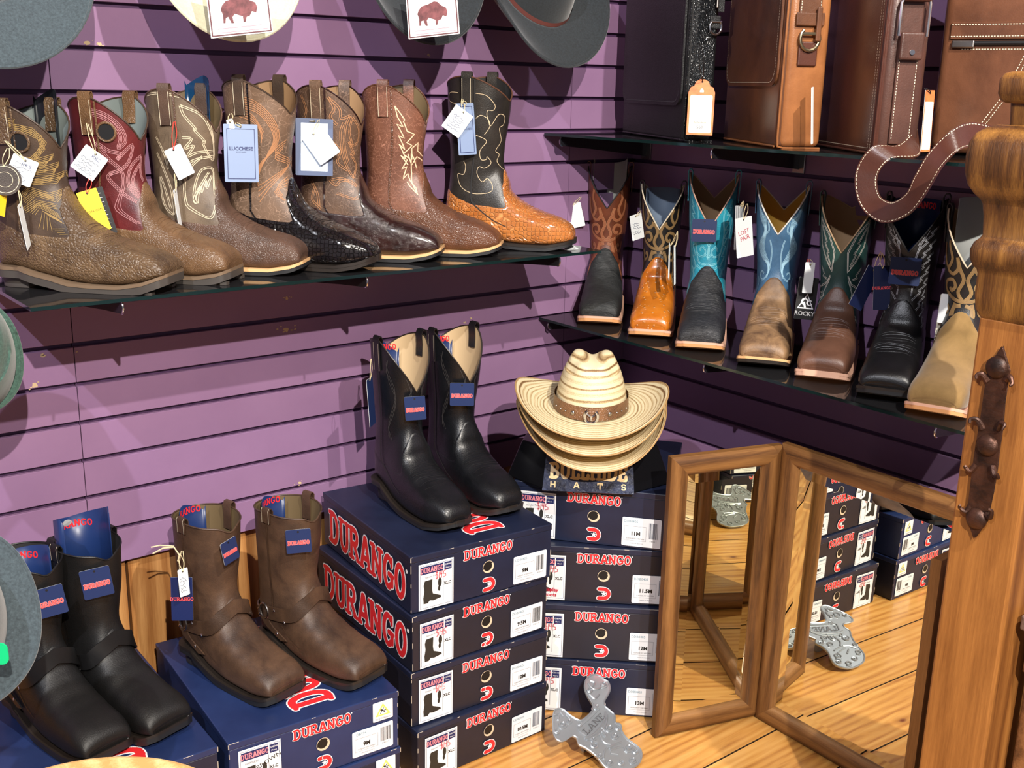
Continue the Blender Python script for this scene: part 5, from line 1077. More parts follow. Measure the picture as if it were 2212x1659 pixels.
wallhat(PA(25, 134, .24), 'slate grey felt hat hanging at the top left corner', FG1, 0, 4, .21, .19, .05)
t2, M2 = wallhat(PA(532, 78, .23), 'cream felt cowboy hat with a bison card', FCR, 0, 3, .19, .165, .05)
t3, M3 = wallhat(PA(950, 86, .23), 'charcoal felt hat with a bison card', FG2, 0, 3, .19, .165, .06)
wallhat(PA(1255, 133, .22), 'charcoal felt hat with brown leather band beside the black bag', FG2, 0, 12, .195, .165, .05, band=(plain('band_brown_piped', (110, 62, 56), .4), .010))
BIS = [(-.40, .10), (-.30, .20), (-.10, .24), (.06, .30), (.16, .28), (.28, .16), (.40, .10), (.44, -.02), (.40, -.14), (.30, -.10), (.24, -.20), (.16, -.22), (.12, -.34), (.07, -.34), (.07, -.20), (-.12, -.12), (-.18, -.20), (-.16, -.34), (-.22, -.34), (-.28, -.18), (-.34, -.20), (-.36, -.32), (-.41, -.32), (-.40, -.12), (-.44, .0)]
for i, (px, py, w, h, roll, lab) in enumerate(((516, 14, .110, .135, 7, 'on the cream hat'), (934, 24, .104, .135, 7, 'on the charcoal hat'))):
    d = .285; p = PA(px, py, d); t = card('hat_card', 'white card with a red brown bison drawing '+lab, p, w*.93, h*.72, plain('card_bright', (222, 218, 214), .5), -8, roll, -18, None, .001, group='bison cards', edge=plain('print_maroon', (84, 30, 34), .5), cat='card', hole=False, th=.0015)
    boxframe(t, w*.93, h*.72, .003, plain('print_maroon', (84, 30, 34), .5), .0022); mb = MB(); mb.add([(a*w*.62, b*h*.52-.003, .0006) for a, b in BIS], [tuple(range(len(BIS)))])
    mb.build('bison_drawing', leather('print_bison', (72, 26, 28), (128, 68, 70), .6, 'grain', 1, .1, 60), t); ftext('STETSON', .017, Matrix.Translation((-.004, h*.29, .0004)), BLACK, t); lines(t, plain('print_rose', (196, 130, 140), .5), -w*.35, w*.4, -h*.26, -h*.31, 2, .0012)
# hats near the viewer at the left edge
def nearhat(px, py, dist, mat, lab, A, Bw, roll, tiltx, curl=.02):
    p = PD(px, py, dist); n = (CAM-p).normalized(); n = (n+Vector((0, 0, .25))+_r*tiltx).normalized(); x = (Vector((0, 0, -1))-n*(-n.z)); x = (x-n*x.dot(n)).normalized(); y = n.cross(x); M = Matrix.Identity(4)
    for i in range(3): M[i][0] = x[i]; M[i][1] = y[i]; M[i][2] = n[i]; M[i][3] = p[i]
    return hat('felt_hat', lab, M @ Matrix.Rotation(math.radians(roll), 4, 'Z'), mat, mat, A, Bw, curl, .0, .11, .005, None, 'felt hats at the left edge')
nearhat(-135, 1338, 1.45, FG1, 'large slate felt hat brim at the left edge, low and close', .126, .131, 0, .15, .0)
nearhat(-88, 768, 1.85, FGR, 'dark green felt hat brim at the left edge, half way up', .098, .098, 0, .2, .0)
rk = thing('hat_rack', 'dark turned wooden hat rack pole carrying the hats at the left edge', 'rack', (0, 0, 0)); g1, g2 = PD(-88, 768, 1.85), PD(-135, 1338, 1.45); rp = Vector((g2.x-.22, g2.y+.20, 0)); RW = wood('rack_dark_wood', (70, 44, 26), (104, 70, 42), 1, .4, 'Z')
mb = MB(); mb.tube([(rp.x, rp.y, 0), (rp.x, rp.y, .02), (rp.x, rp.y, .05), (rp.x, rp.y, 1.5), (rp.x, rp.y, 1.52)], [.12, .11, .02, .018, .004], 16); mb.build('pole', RW, rk, 'a')
for g in (g1, g2): mb = MB(); mb.tube([(rp.x, rp.y, g.z+.02), tuple(Vector((rp.x, rp.y, g.z+.05)).lerp(g, .6)), tuple(g)], .008, 8); mb.build('peg', RW, rk, True)
p = PD(-2, 1412, 1.32); mb = MB(); mb.prism(rrect(.022, .028, .008, 5), -.001, .001, 0, frame(p, _r, (0, 0, 1))); tag(mb.build('size_sticker', plain('sticker_green', (20, 190, 120), .4)), 'small bright green sticker at the brim of the large slate hat', 'sticker')
TW = wood('rack_wood', (196, 150, 90), (236, 200, 140), 1, .5, 'Z'); p = PZ(130, 1800, .55)
mb = MB(); mb.prism([(p.x+.25*math.cos(k*PI/24)*1.15, p.y+.16*math.sin(k*PI/24)) for k in range(48)], .50, .55); mb.tube([(p.x, p.y, .50), (p.x, p.y, 0)], .04, 16); rt = mb.v
rt = thing('wooden_table', 'round pale wooden table edge at the bottom left corner', 'table', (0, 0, 0)); q = PZ(140, 1642, .62); vw = Vector((CAM.x-q.x, CAM.y-q.y, 0)).normalized(); pc = q+vw*.17
mb = MB(); mb.prism([(pc.x+.17*math.cos(k*PI/32), pc.y+.17*math.sin(k*PI/32)) for k in range(64)], .585, .62); bev(mb.build('table_top', TW, rt), .008, 3)
mb = MB(); mb.tube([(pc.x, pc.y, .586), (pc.x, pc.y, .3), (pc.x, pc.y, 0)], [.03, .025, .05], 16); mb.build('pedestal', TW, rt, True)

# ================================================================== BAGS
def dash(mb, pts, n, r, step=.006, mi=0, duty=.6):
    pts = [Vector(p) for p in pts]; acc = 0
    for a, b in zip(pts, pts[1:]):
        L = (b-a).length; d = (b-a).normalized() if L > 0 else Vector((1, 0, 0)); s = 0; side = d.cross(Vector(n)).normalized()*r
        while s < L-1e-6: e_ = min(L, s+step*duty); A_, B_ = a+d*s+Vector(n)*.0012, a+d*e_+Vector(n)*.0012; mb.add([A_-side, B_-side, B_+side, A_+side], [(0, 1, 2, 3)], mi); s += step
def bag(label, corner, phi, w, d, h, ms, mside, flapz, name='satchel', stitch=CREAM, piping=None, lean=0, soft=.014):
    ph = math.radians(phi); M = frame(Vector((corner[0], corner[1], ZU)), (math.cos(ph), -math.sin(ph), 0), (math.sin(ph), math.cos(ph), 0)) @ Matrix.Rotation(math.radians(lean), 4, 'Y')
    t = thing(name, label, 'bag', M=M, group='leather bags on the upper shelf')
    def rb(x0, x1, y0, y1, z0, z1, nm, mat, r, bulge=0):
        mb = MB(); mb.box(x0, x1, y0, y1, z0, z1); o = mb.build(nm, mat, t); bev(o, r, 4)
        for p in o.data.polygons: p.use_smooth = True
        return o
    rb(0, d, 0, w, .002, h, 'body', mside, soft)
    rb(-.006, .012, .004, w-.004, .004, h-.01, 'front_panel', ms, .006)
    if flapz:
        pr = []; r = .03
        y0, y1 = .012, w-.012
        out = [(y0, h), (y0, flapz+r)]+[(y0+r-r*math.cos(a*PI/12), flapz+r-r*math.sin(a*PI/12)) for a in range(1, 7)]+[(y1-r+r*math.sin(a*PI/12), flapz+r-r*math.cos(a*PI/12)) for a in range(0, 7)]+[(y1, h)]
        mb = MB(); n = len(out); v = [Vector((-.0065, y, z)) for y, z in out]+[Vector((-.0115, y, z)) for y, z in out]; mb.add(v, [tuple(range(n)), tuple(range(n, 2*n))[::-1]]+[(i, i+1, n+i+1, n+i) for i in range(n-1)]); o = mb.build('flap', ms, t); bev(o, .0015)
        mb = MB(); inn = [(w/2+(y-w/2)*(1-.012/w*1.2), z+.006) for y, z in out]; dash(mb, [(-.0115, y, z) for y, z in inn], (-1, 0, 0), .0007, .005, duty=.62); mb.build('stitching', stitch, o)
    mb = MB(); mb.tube([(-.002, 0, h), (-.004, -.001, .02), (-.002, .001, .004), (.01, .004, .001), (d, .004, .001)], .0022, 8); mb.tube([(-.005, .012, .004), (-.006, w-.012, .004)], .0022, 8); mb.build('piping', piping or mside, t, True)
    return t, M
TAN1 = leather('bag_cognac', (70, 42, 28), (112, 70, 44), .32, 'grain', .8, .2, 6); TAN2 = leather('bag_honey', (118, 72, 40), (158, 102, 60), .3, 'grain', .8, .2, 9)
BRN1 = leather('bag_chestnut', (64, 36, 28), (88, 50, 38), .3, 'grain', .8, .2, 5); BRN2 = leather('bag_umber', (60, 38, 32), (92, 60, 50), .34, 'grain', .8, .25, 8)
BRN3 = leather('bag_russet', (82, 50, 34), (122, 78, 54), .32, 'grain', .8, .2, 6); BLKB = leather('bag_black', (12, 12, 14), (19, 19, 22), .5, 'pebble', 1.8, .4); BLKS = leather('bag_black_side', (12, 14, 16), (22, 25, 28), .25, 'pebble', 1.4, .5)
t, M = bag('black leather messenger bag next to the corner with an orange price tag', (-.272, -.430), 25, .395, .062, .42, BLKB, BLKS, .075, 'messenger_bag', plain('thread_charcoal', (80, 80, 84), .6), BLKS)
mb = MB()
for k in range(7): mb.tube([(.012+.0035*k, -.001, .20), (.030+.004*k, -.001, .42)], .0016, 5)
mb.build('side_zip_pleats', BLKS, t, True); mb = MB(); mb.tube([(.050+.013*math.sin(a*PI/8), -.008, .233-.015*math.cos(a*PI/8) if a else .218) for a in range(-6, 7)], .0024, 8); mb.tube([(.037, -.008, .243), (.063, -.008, .243)], .0024, 8); mb.build('ring', CHROME, t, True)
mb = MB(); mb.box(.038, .062, -.006, -.0005, .23, .256); bev(mb.build('ring_tab', BLKB, t), .002); mb = MB(); mb.box(.044, .056, -.010, -.004, .30, .325); mb.box(.0475, .0525, -.012, -.008, .27, .30); bev(mb.build('zip_pull', STEEL, t), .002)
mb = MB(); mb.box(.052, .066, -.012, -.007, .262, .318); bev(mb.build('leather_pull', BLKB, t), .002)
mb = MB(); mb.tube([(.03, .10, .419), (.03, .12, .47), (.03, .20, .50), (.03, .28, .47), (.03, .30, .419)], .009, 10); mb.build('handle', BLKB, t, True)
dB = .40
t, M = bag('cognac leather satchel with stitched flap and honey coloured side', (-.278, -.682), 31, .33, .085, .42, TAN1, TAN2, .118, 'satchel', CREAM, TAN2)
mb = MB(); mb.box(.018, .062, -.005, -.0005, .25, .42); bev(mb.build('side_strap', TAN1, t), .002); mb = MB(); dash(mb, [(.021, -.005, .25), (.021, -.005, .42)], (0, -1, 0), .0006, .005); mb.build('stitching', CREAM, t); mb = MB(); dash(mb, [(.059, -.005, .25), (.059, -.005, .42)], (0, -1, 0), .0006, .005); mb.build('stitching', CREAM, t)
mb = MB(); mb.box(.012, .068, -.009, -.004, .228, .252); bev(mb.build('strap_loop', TAN1, t), .002); mb = MB(); mb.box(.022, .060, -.006, -.0005, .155, .20); bev(mb.build('ring_tab', BRN1, t), .004, 3)
mb = MB(); mb.tube([(.041+.019*math.sin(a*PI/8), -.010, .205-.022*math.cos(a*PI/8)) for a in range(-6, 7)]+[(.058, -.010, .214), (.024, -.010, .214)], .0032, 8); mb.build('ring', plain('aged_brass', (196, 184, 150), .3, 1), t, True); mb = MB(); mb.box(.050, .060, -.016, -.010, .20, .262); bev(mb.build('zip_pull', TAN1, t), .002)
t, M = bag('dark chestnut leather briefcase with a buckled strap on its side', (-.278, -.898), 35, .32, .078, .335, BRN1, BRN2, None, 'briefcase', CREAM, BRN1)
mb = MB()
for yy in (.010, .020): dash(mb, [(-.0062, yy, .012), (-.0062, yy, .33)], (-1, 0, 0), .0006, .005)
dash(mb, [(-.0062, .02, .012), (-.0062, .30, .012)], (-1, 0, 0), .0006, .005); mb.tube([(-.0065, .02, .29), (-.0065, .31, .286)], .0012, 6); mb.build('stitching', CREAM, t)
mb = MB(); mb.box(.020, .058, -.007, -.0005, .02, .335); ss = bev(mb.build('side_strap', BRN2, t), .002); mb = MB(); dash(mb, [(.023, -.007, .03), (.023, -.007, .20)], (0, -1, 0), .0006, .005); mb.build('stitching', CREAM, ss); mb = MB(); dash(mb, [(.055, -.007, .03), (.055, -.007, .20)], (0, -1, 0), .0006, .005); mb.build('stitching', CREAM, ss)
mb = MB(); mb.tube([(.014, -.016, .205), (.014, -.016, .26), (.018, -.016, .268), (.060, -.016, .268), (.064, -.016, .26), (.064, -.016, .205)], .0032, 8); mb.build('buckle', CHROME, t, True); mb = MB(); mb.tube([(.016, -.017, .268), (.062, -.017, .268)], .0065, 10); mb.build('roller', BRN1, t, True)
mb = MB(); mb.box(.018, .060, -.020, -.010, .165, .212); bev(mb.build('buckle_wrap', BRN2, t), .004, 3); mb = MB(); mb.tube([(.039, -.0205, .178), (.039, -.0225, .178)], .0045, 12); mb.build('rivet', CHROME, t, True)
# large bag at the right end
ph = math.radians(-12); M = frame(Vector((-.120, -.925, ZU)), (math.cos(ph), -math.sin(ph), 0), (math.sin(ph), math.cos(ph), 0)); t = thing('duffel_bag', 'large russet leather bag with zip pocket behind the briefcase, cut by the frame', 'bag', M=M, group='leather bags on the upper shelf')
mb = MB(); mb.box(0, .10, -.36, .02, .004, .42); o = bev(mb.build('body', BRN3, t), .02, 5)
for pl in o.data.polygons: pl.use_smooth = True
mb = MB(); mb.box(-.005, .004, -.35, .0, .205, .235); bev(mb.build('zip_placket', BRN3, t), .002); mb = MB(); mb.tube([(-.003, -.04, .198), (-.003, -.35, .198)], .004, 8); mb.build('zip', BLACK, t, True)
mb = MB(); mb.box(-.008, -.002, -.045, -.005, .19, .203); bev(mb.build('zip_pull', STEEL, t), .002)
mb = MB(); dash(mb, [(-.005, -.35, .23), (-.005, 0, .23)], (-1, 0, 0), .0007, .005); dash(mb, [(-.005, -.35, .21), (-.005, 0, .21)], (-1, 0, 0), .0007, .005); dash(mb, [(0, -.35, .188), (0, -.02, .188)], (-1, 0, 0), .0007, .005)
for dx in (0, .008): dash(mb, [(0, -.135-dx, .186), (0, -.105-dx, .11), (0, -.055-dx, .03)], (-1, 0, 0), .0007, .005)
mb.build('stitching', CREAM, t)
# looped shoulder strap
def strapband(name, label, pts, wd, w, mat, parent=None):
    P = [Vector(p) for p in crom(pts, 8)]; Wd = [Vector(p).normalized() for p in crom(wd, 8)]; t = thing(name, label, 'strap', (0, 0, 0)) if parent is None else parent
    mb = MB(); mb.ribbon(P, Wd, w, .0028); mb.build('strap', mat, t, True)
    for s in (-1, 1):
        mb = MB()
        for off in (0, .0032):
            q = [];
            for i in range(len(P)):
                a = P[max(i-1, 0)]; b = P[min(i+1, len(P)-1)]; n = (b-a).cross(Wd[i]).normalized(); q.append((P[i]+Wd[i]*s*w*.43+n*(off-.0002), n))
            for i in range(0, len(q)-1):
                A_, B_ = q[i][0], q[i][0].lerp(q[i+1][0], .62); sd_ = Wd[i]*.0006; mb.add([A_-sd_, B_-sd_, B_+sd_, A_+sd_], [(0, 1, 2, 3)])
        mb.build('stitching', CREAM, t)
    return t
q = lambda px, py, o: PB(px, py, o)
loop = [q(1985, 300, .20), q(1960, 325, .27), q(1905, 330, .31), q(1872, 375, .32), q(1878, 430, .325), q(1915, 458, .33), q(1960, 440, .33), q(1990, 395, .33), q(2020, 345, .325), q(2060, 305, .31), q(2100, 290, .27), q(2150, 300, .22)]
wdl = [(0, .3, 1), (-.1, .9, .5), (-.3, .8, .5), (-.3, 1, .2), (-.3, .9, -.3), (-.3, .3, -.9), (-.3, -.4, -.9), (-.2, -.8, -.5), (-.2, -.8, -.4), (-.2, -.5, -.8), (0, -.2, -1), (0, -.1, -1)]
strapband('shoulder_strap', 'looped brown leather shoulder strap hanging over the edge of the upper shelf', loop, wdl, .040, BRN1)
# tags on the bags
p = PD(1514, 232, math.hypot(-.22-CAM.x, -.47-CAM.y)-.03); w, h = mm(54, 2.30), mm(112, 2.30)
pol = [(-w/2, -h/2), (w/2, -h/2), (w/2, h*.27), (w*.42, h*.36), (w*.30, h*.38), (w*.24, h*.46), (w*.1, h*.5), (-w*.1, h*.5), (-w*.24, h*.46), (-w*.30, h*.38), (-w*.42, h*.36), (-w/2, h*.27)]
t = card('price_tag', 'orange scalloped price tag with a white text panel on the black bag', p, w, h, leather('tag_orange', (206, 96, 56), (232, 148, 84), .5, 'grain', 1, .1, 20), 0, 0, -3, PD(1514, 92, 2.28), poly=pol, group='bag tags', string=BLACK, edge=plain('tag_orange_edge', (200, 100, 60), .5))
mb = MB(); mb.prism(rrect(w*.84, h*.68, .003, 4, 0, -h*.12), .0002, .0005); pn = mb.build('text_panel', plain('panel_cream', (244, 238, 220), .5), t); lines(t, GREY, -w*.33, w*.33, h*.17, -h*.16, 9, .0006); ftext('Buffalo Hide', .005, Matrix.Translation((0, -h*.27, .0004)), BLACK, t); ftext('569', .009, Matrix.Translation((0, -h*.36, .0004)), GREY, t)
mb = MB(); mb.add([(-.004, h*.27, .0005), (.004, h*.27, .0005), (.004, h*.30, .0005), (0, h*.345, .0005), (-.004, h*.30, .0005)], [(0, 1, 2, 3, 4)]); mb.build('house_mark', WHITE, t)
t = card('price_tag', 'cream text tag turned nearly edge on, hanging by the duffel bag', PD(2004, 262, 2.17), .032, .108, leather('tag_orange', (206, 96, 56), (232, 148, 84), .5, 'grain', 1, .1, 20), 60, 0, -2, PD(1998, 190, 2.16), group='bag tags', string=BLACK); mb = MB(); mb.prism(rrect(.028, .084, .002, 4, 0, -.008), .0002, .0005); mb.build('text_panel', plain('panel_cream', (244, 238, 220), .5), t); lines(t, GREY, -.011, .011, .026, -.02, 11, .0007)
card('paper_tag', 'thin white tag edge between satchel and briefcase', PB(1755, 250, .27), .02, .105, CARD, 80, 4, group='bag tags', hole=False)

# ================================================================== MIRROR
OAK = wood('mirror_oak', (104, 68, 36), (148, 104, 58), 1.1, .4, 'Y', dark=(56, 34, 18), bs=.6); OAKX = wood('mirror_oak_x', (104, 68, 36), (148, 104, 58), 1.1, .4, 'X', dark=(56, 34, 18), bs=.6)
MIR = bpy.data.materials.new('mirror_glass'); MIR.use_nodes = True; _b = MIR.node_tree.nodes['Principled BSDF']; _b.inputs['Base Color'].default_value = (.90, .90, .80, 1); _b.inputs['Metallic'].default_value = 1; _b.inputs['Roughness'].default_value = 0
mt_ = thing('folding_mirror', 'three panel oak framed folding floor mirror standing beside the box stack', 'mirror', (0, 0, 0))
def mpanel(p0, p1, h, fw=.044, th=.022, names='panel', lean=0):
    p0 = Vector((*p0, .002)); p1 = Vector((*p1, .002)); w = (p1-p0).length; M = frame(p0, p1-p0, (lean, 0, h))     # z of M points to the reflecting side
    pa = bpy.data.objects.new(names, None); COL.objects.link(pa); pa.parent = mt_
    def prof(s): return [(0, 0), (0, th*.7), (fw*.12, th*.95), (fw*.45, th*1.08), (fw*.8, th*.95), (fw*.97, th*.55), (fw, th*.35), (fw, 0)]
    for (a, b, nin, ma) in (((0, 0), (w, 0), (0, 1), OAKX), ((w, 0), (w, h), (-1, 0), OAK), ((w, h), (0, h), (0, -1), OAKX), ((0, h), (0, 0), (1, 0), OAK)):
        mb = MB(); rows = []
        d = Vector((b[0]-a[0], b[1]-a[1])).normalized()
        for (ins, z) in prof(0):
            A_ = Vector((a[0]+nin[0]*ins+d.x*ins, a[1]+nin[1]*ins+d.y*ins, z)); B_ = Vector((b[0]+nin[0]*ins-d.x*ins, b[1]+nin[1]*ins-d.y*ins, z)); rows.append([A_, B_])
        rows.append(rows[0]); mb.grid(rows, 0); o = mb.build('frame_rail' if ma is OAKX else 'frame_stile', ma, pa, 'a'); o.matrix_local = M
    z = th*.40; i0 = fw*.95; bw = .022; a_ = [(i0, i0), (w-i0, i0), (w-i0, h-i0), (i0, h-i0)]; b_ = [(i0+bw, i0+bw), (w-i0-bw, i0+bw), (w-i0-bw, h-i0-bw), (i0+bw, h-i0-bw)]
    mb = MB(); mb.add([Vector((x, y, z-.0012)) for x, y in a_]+[Vector((x, y, z)) for x, y in b_], [(4, 5, 6, 7), (0, 1, 5, 4), (1, 2, 6, 5), (2, 3, 7, 6), (3, 0, 4, 7)]); o = mb.build('mirror_glass', MIR, pa); o.matrix_local = M
    mb = MB(); mb.box(fw*.5, w-fw*.5, fw*.5, h-fw*.5, .001, .005); o = mb.build('back_board', plain('mirror_back', (44, 40, 36), .8), pa); o.matrix_local = M; return M
mpanel((-.474, -.624), (-.219, -.700), .640, names='mirror_panel'); mpanel((-.2205, -.7146), (-.232, -1.205), .645, names='mirror_panel', lean=.011); mpanel((-.200, -1.226), (-.492, -1.240), .640, names='mirror_panel')
for z in (.11, .50):
    mb = MB(); mb.tube([(-.206, -.708, z), (-.206, -.708, z+.06)], .004, 8); mb.box(-.214, -.199, -.712, -.703, z, z+.06); o = mb.build('hinge', plain('hinge_brown', (92, 74, 50), .35, .8), mt_)

# ================================================================== BOOT JACK
h0 = PZ(1374, 1651, .012); h1_ = PZ(1240, 1505, .092); axj = (h1_-h0).normalized(); hor = axj.cross(Vector((0, 0, 1))).normalized(); nj = hor.cross(axj)
if nj.z < 0: nj = -nj
def onj(cx, cy, off=0):
    px, py = 1150+cx/4.157, 1430+cy/4.157; d = ray(px, py); t_ = (h0+nj*off-CAM).dot(nj)/d.dot(nj); return CAM+d*t_
OUT = [(500, 140), (540, 115), (600, 120), (640, 155), (680, 180), (697, 240), (675, 300), (648, 345), (645, 390), (700, 440), (738, 480), (742, 545), (790, 560), (802, 620), (850, 690), (920, 740), (972, 790), (980, 850), (955, 910), (900, 950), (800, 985), (700, 970), (640, 925), (580, 850), (520, 800), (470, 765), (420, 740), (398, 680), (355, 662), (300, 698), (258, 712), (215, 690), (190, 620), (188, 500), (200, 440), (235, 420), (280, 430), (340, 480), (425, 525), (480, 500), (538, 440), (545, 385), (500, 310), (470, 230), (478, 170)]
Pn = [Vector(p) for p in crom([onj(*p) for p in OUT], 3, True)]
CAST = plain('cast_aluminium', (178, 184, 190), .36, .7); tj = thing('boot_jack', 'silver cast metal boot jack with scrollwork and raised LANE lettering', 'boot jack', (0, 0, 0))
mb = MB(); n = len(Pn); mb.add(Pn+[p-nj*.007 for p in Pn], [tuple(range(n)), tuple(range(n, 2*n))[::-1]]+[(i, n+i, n+(i+1) % n, (i+1) % n) for i in range(n)]); o = mb.build('plate', CAST, tj); bev(o, .002, 3)
mb = MB(); mb.tube(Pn, .0022, 6, 0, True)
for (cx, cy, r0, tn, s_) in ((640, 200, 34, 1.4, 1), (520, 250, 26, 1.3, -1), (575, 400, 24, 1.5, 1), (270, 560, 40, 1.4, 1), (225, 620, 26, 1.2, -1), (330, 530, 24, 1.2, 1), (430, 560, 20, 1.2, -1), (690, 590, 36, 1.5, 1), (770, 590, 26, 1.4, -1), (740, 660, 34, 1.4, 1), (560, 740, 38, 1.5, -1), (600, 840, 30, 1.3, 1), (690, 900, 34, 1.4, 1), (860, 770, 42, 1.5, 1), (930, 800, 28, 1.3, -1), (900, 880, 36, 1.4, 1), (800, 900, 30, 1.4, -1), (545, 690, 22, 1.2, 1)):
    mb.tube([onj(cx+s_*r0*(1-k/20)*math.cos(k*tn*2*PI/16), cy+r0*(1-k/20)*math.sin(k*tn*2*PI/16), .0012) for k in range(17)], .0021, 5)
for L in ([(470, 690), (560, 640), (640, 540), (660, 450)], [(490, 700), (590, 650), (660, 560), (672, 470)], [(480, 660), (410, 600), (500, 520), (600, 420)], [(600, 640), (640, 720), (700, 740)], [(620, 590), (660, 640), (655, 670), (620, 620)], [(690, 770), (740, 740), (800, 720)], [(700, 790), (760, 770), (820, 760)], [(700, 820), (770, 830)], [(640, 870), (650, 800), (690, 760)], [(500, 190), (540, 240), (600, 240), (630, 190)], [(510, 290), (560, 330), (600, 290)], [(200, 480), (240, 470), (230, 520)], [(250, 450), (280, 490)], [(300, 470), (340, 520)], [(520, 170), (560, 190), (540, 230)]):
    mb.tube([Vector(p) for p in crom([onj(a, b, .0008) for a, b in L], 4)], .0022, 5)
mb.build('relief_scrolls', CAST, tj, True)
e0, e1 = onj(465, 640, .001), onj(640, 470, .001); xd = (e1-e0).normalized(); Mj = frame((e0+e1)/2, xd, nj.cross(xd)); word('LANE', .0145, Mj, plain('relief_bright', (214, 218, 222), .2, .9), None, tj, w=.15, stretch=(e1-e0).length*.98/.0145/3.5, z=.0008)
for (a, b) in ((600, 430), (640, 700)): mb = MB(); p = onj(a, b, -.006); mb.tube([p, Vector((p.x, p.y, .0005))], [.007, .009], 10); mb.build('foot', CAST, tj, 'a')
p = onj(520, 560, -.006); mb = MB(); mb.box(p.x-.02, p.x+.02, p.y-.005, p.y+.005, .0005, p.z); mb.build('centre_rib', CAST, tj, 'a')

# ================================================================== POST, HINGE PLATE, BENCH
POSTW = wood('post_pine', (124, 76, 34), (166, 110, 54), .9, .42, 'Z', dark=(78, 42, 20), bs=.5); CAPW = wood('post_carved', (92, 58, 26), (150, 104, 48), 1.5, .38, 'Z', dark=(44, 26, 13), bs=1.0)
pc = Vector((-.582, -1.368, 0)); hs = .048
tp_ = thing('carved_post', 'square antique pine post with rounded carved cap and iron strap plate at the right', 'post', pc)
mb = MB(); mb.box(-hs, hs, -hs, hs, 0, 1.07); bev(mb.build('shaft', POSTW, tp_), .004, 2)
def sqloft(prof, nm, mat):
    mb = MB(); rows = []
    for z, o_ in prof:
        h_ = hs+o_*.76; r = .006; ring = []
        for (sx, sy, a0) in ((1, 1, 0), (-1, 1, 90), (-1, -1, 180), (1, -1, 270)): ring += [(sx*(h_-r)+r*math.cos(math.radians(a0+a*30)), sy*(h_-r)+r*math.sin(math.radians(a0+a*30)), z) for a in range(4)]
        rows.append(ring)
    mb.grid(rows, 0, True); n = len(rows[0]); mb.add(rows[0], [tuple(range(n))[::-1]]); mb.add(rows[-1], [tuple(range(n))]); return mb.build(nm, mat, tp_, 'a')
sqloft([(1.065, -.004), (1.070, .002), (1.080, .008), (1.100, .011), (1.128, .011), (1.134, .013), (1.138, .018), (1.148, .023), (1.160, .024), (1.170, .020), (1.175, .014), (1.180, .011), (1.205, .013), (1.221, .016)], 'lower_moulding', CAPW)
sqloft([(1.221, .016), (1.226, .019), (1.234, .028), (1.246, .037), (1.262, .042), (1.282, .043), (1.300, .041), (1.312, .034), (1.319, .024), (1.323, .010)], 'bulb', CAPW)
sqloft([(1.320, -.004), (1.352, -.001)], 'neck', CAPW); sqloft([(1.350, .004), (1.354, .011), (1.362, .015), (1.380, .015), (1.387, .010), (1.390, .002)], 'top_block', CAPW)
IRON = leather('hammered_iron', (44, 32, 28), (92, 60, 46), .4, 'wrinkle', .8, .45, 34); IRON.node_tree.nodes['Principled BSDF'].inputs['Metallic'].default_value = .6
pe = -hs
def onp(px, py): p = PB(px, py, -(pc.x-hs)); return Vector((p.x-pc.x, p.y-pc.y, p.z))
th_ = bpy.data.objects.new('iron_plate', None); COL.objects.link(th_); th_.parent = tp_
pl = [(2167, 752), (2181, 800), (2176, 830), (2170, 870), (2166, 920), (2160, 960), (2154, 1010), (2146, 1060), (2137, 1100), (2132, 1125), (2108, 1158), (2095, 1120), (2098, 1080), (2104, 1030), (2112, 970), (2124, 900), (2131, 850), (2137, 810), (2145, 785)]
P_ = [onp(*p) for p in pl]; mb = MB(); n = len(P_); mb.add(P_+[p+Vector((-.005, 0, 0)) for p in P_], [tuple(range(n)), tuple(range(n, 2*n))[::-1]]+[(i, (i+1) % n, n+(i+1) % n, n+i) for i in range(n)]); bev(mb.build('strap', IRON, th_), .0015)
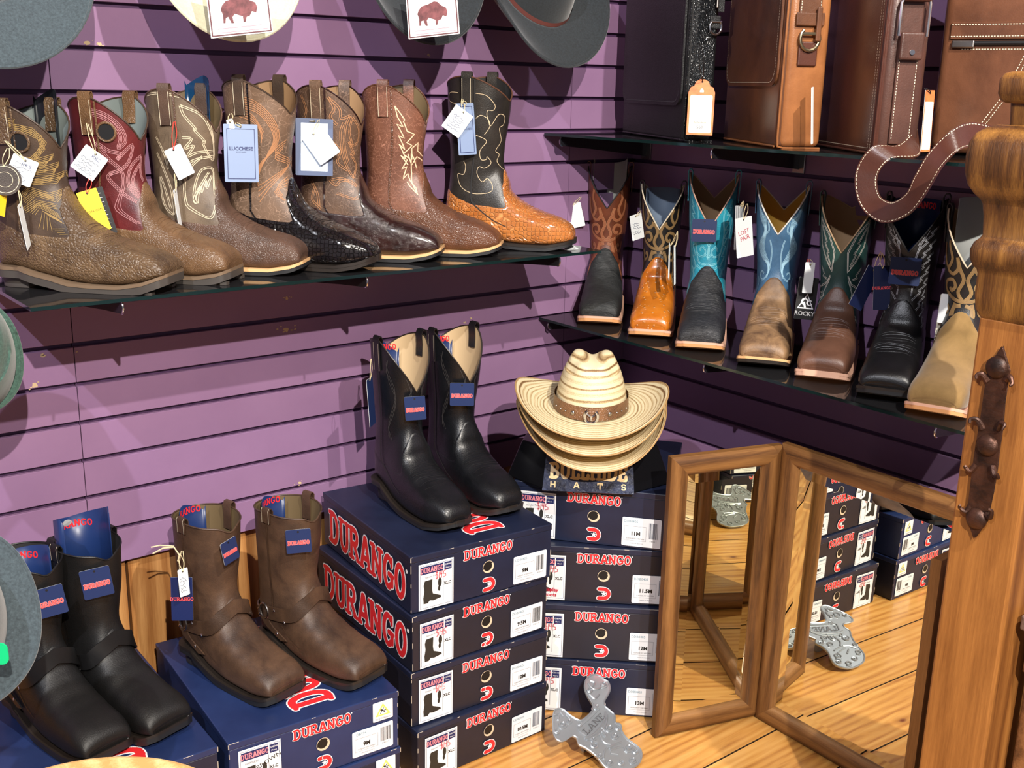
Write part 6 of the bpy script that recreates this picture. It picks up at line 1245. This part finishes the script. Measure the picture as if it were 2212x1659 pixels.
for (px, py) in ((2157, 793), (2137, 961), (2113, 1119)):
    c = onp(px, py)+Vector((-.005, 0, 0)); rows = [[c+Vector((-.008*math.sin(i*PI/10), .0155*math.cos(i*PI/10+.001)*math.cos(j*PI/10), .0155*math.cos(i*PI/10+.001)*math.sin(j*PI/10))) for j in range(20)] for i in range(6)]; mb = MB(); mb.grid(rows, 0, True); mb.build('rivet', IRON, th_, True)
for L in ([(2137, 822), (2128, 806), (2120, 808), (2122, 815)], [(2178, 818), (2188, 812), (2196, 826), (2194, 830)], [(2126, 925), (2118, 905), (2107, 902), (2108, 910)], [(2160, 925), (2168, 912), (2180, 914), (2178, 924)], [(2112, 1002), (2102, 1014), (2095, 1006), (2099, 1002)], [(2148, 1005), (2154, 1024), (2166, 1028), (2167, 1018)], [(2100, 1092), (2092, 1102), (2083, 1092), (2087, 1086)], [(2134, 1110), (2145, 1115), (2152, 1100), (2147, 1094)]):
    P3 = [Vector(p) for p in crom([onp(*p)+Vector((-.004-.004*i, 0, 0)) for i, p in enumerate(L)], 5)]; mb = MB(); mb.tube(P3, [.005*(1-.75*i/len(P3)) for i in range(len(P3))], 8); mb.build('curl', IRON, th_, True)
BW = wood('bench_wood', (104, 66, 36), (150, 102, 60), 1, .5, 'X', dark=(60, 36, 18)); BT = wood('bench_top_wood', (80, 60, 52), (120, 96, 84), 1, .3, 'X', dark=(50, 36, 32))
tb_ = thing('wooden_bench', 'dark wooden bench behind the carved post at the right edge', 'bench', (0, 0, 0))
mb = MB(); mb.box(-.60, .0, -2.0, -1.424, .634, .657); bev(mb.build('top', BT, tb_), .003); mb = MB(); mb.box(-.585, -.01, -1.99, -1.43, .565, .634); bev(mb.build('apron', BW, tb_), .003)
mb = MB(); mb.box(-.57, -.53, -1.47, -1.43, 0, .565); bev(mb.build('leg', BW, tb_), .003); mb = MB(); mb.box(-.05, -.02, -1.98, -1.43, 0, .565); bev(mb.build('back_panel', plain('bench_back_brown', (96, 52, 28), .6), tb_), .002)
mb = MB(); mb.box(-.57, -.02, -1.98, -1.43, .02, .04); bev(mb.build('lower_shelf', plain('bench_dark', (40, 26, 18), .6), tb_), .002)
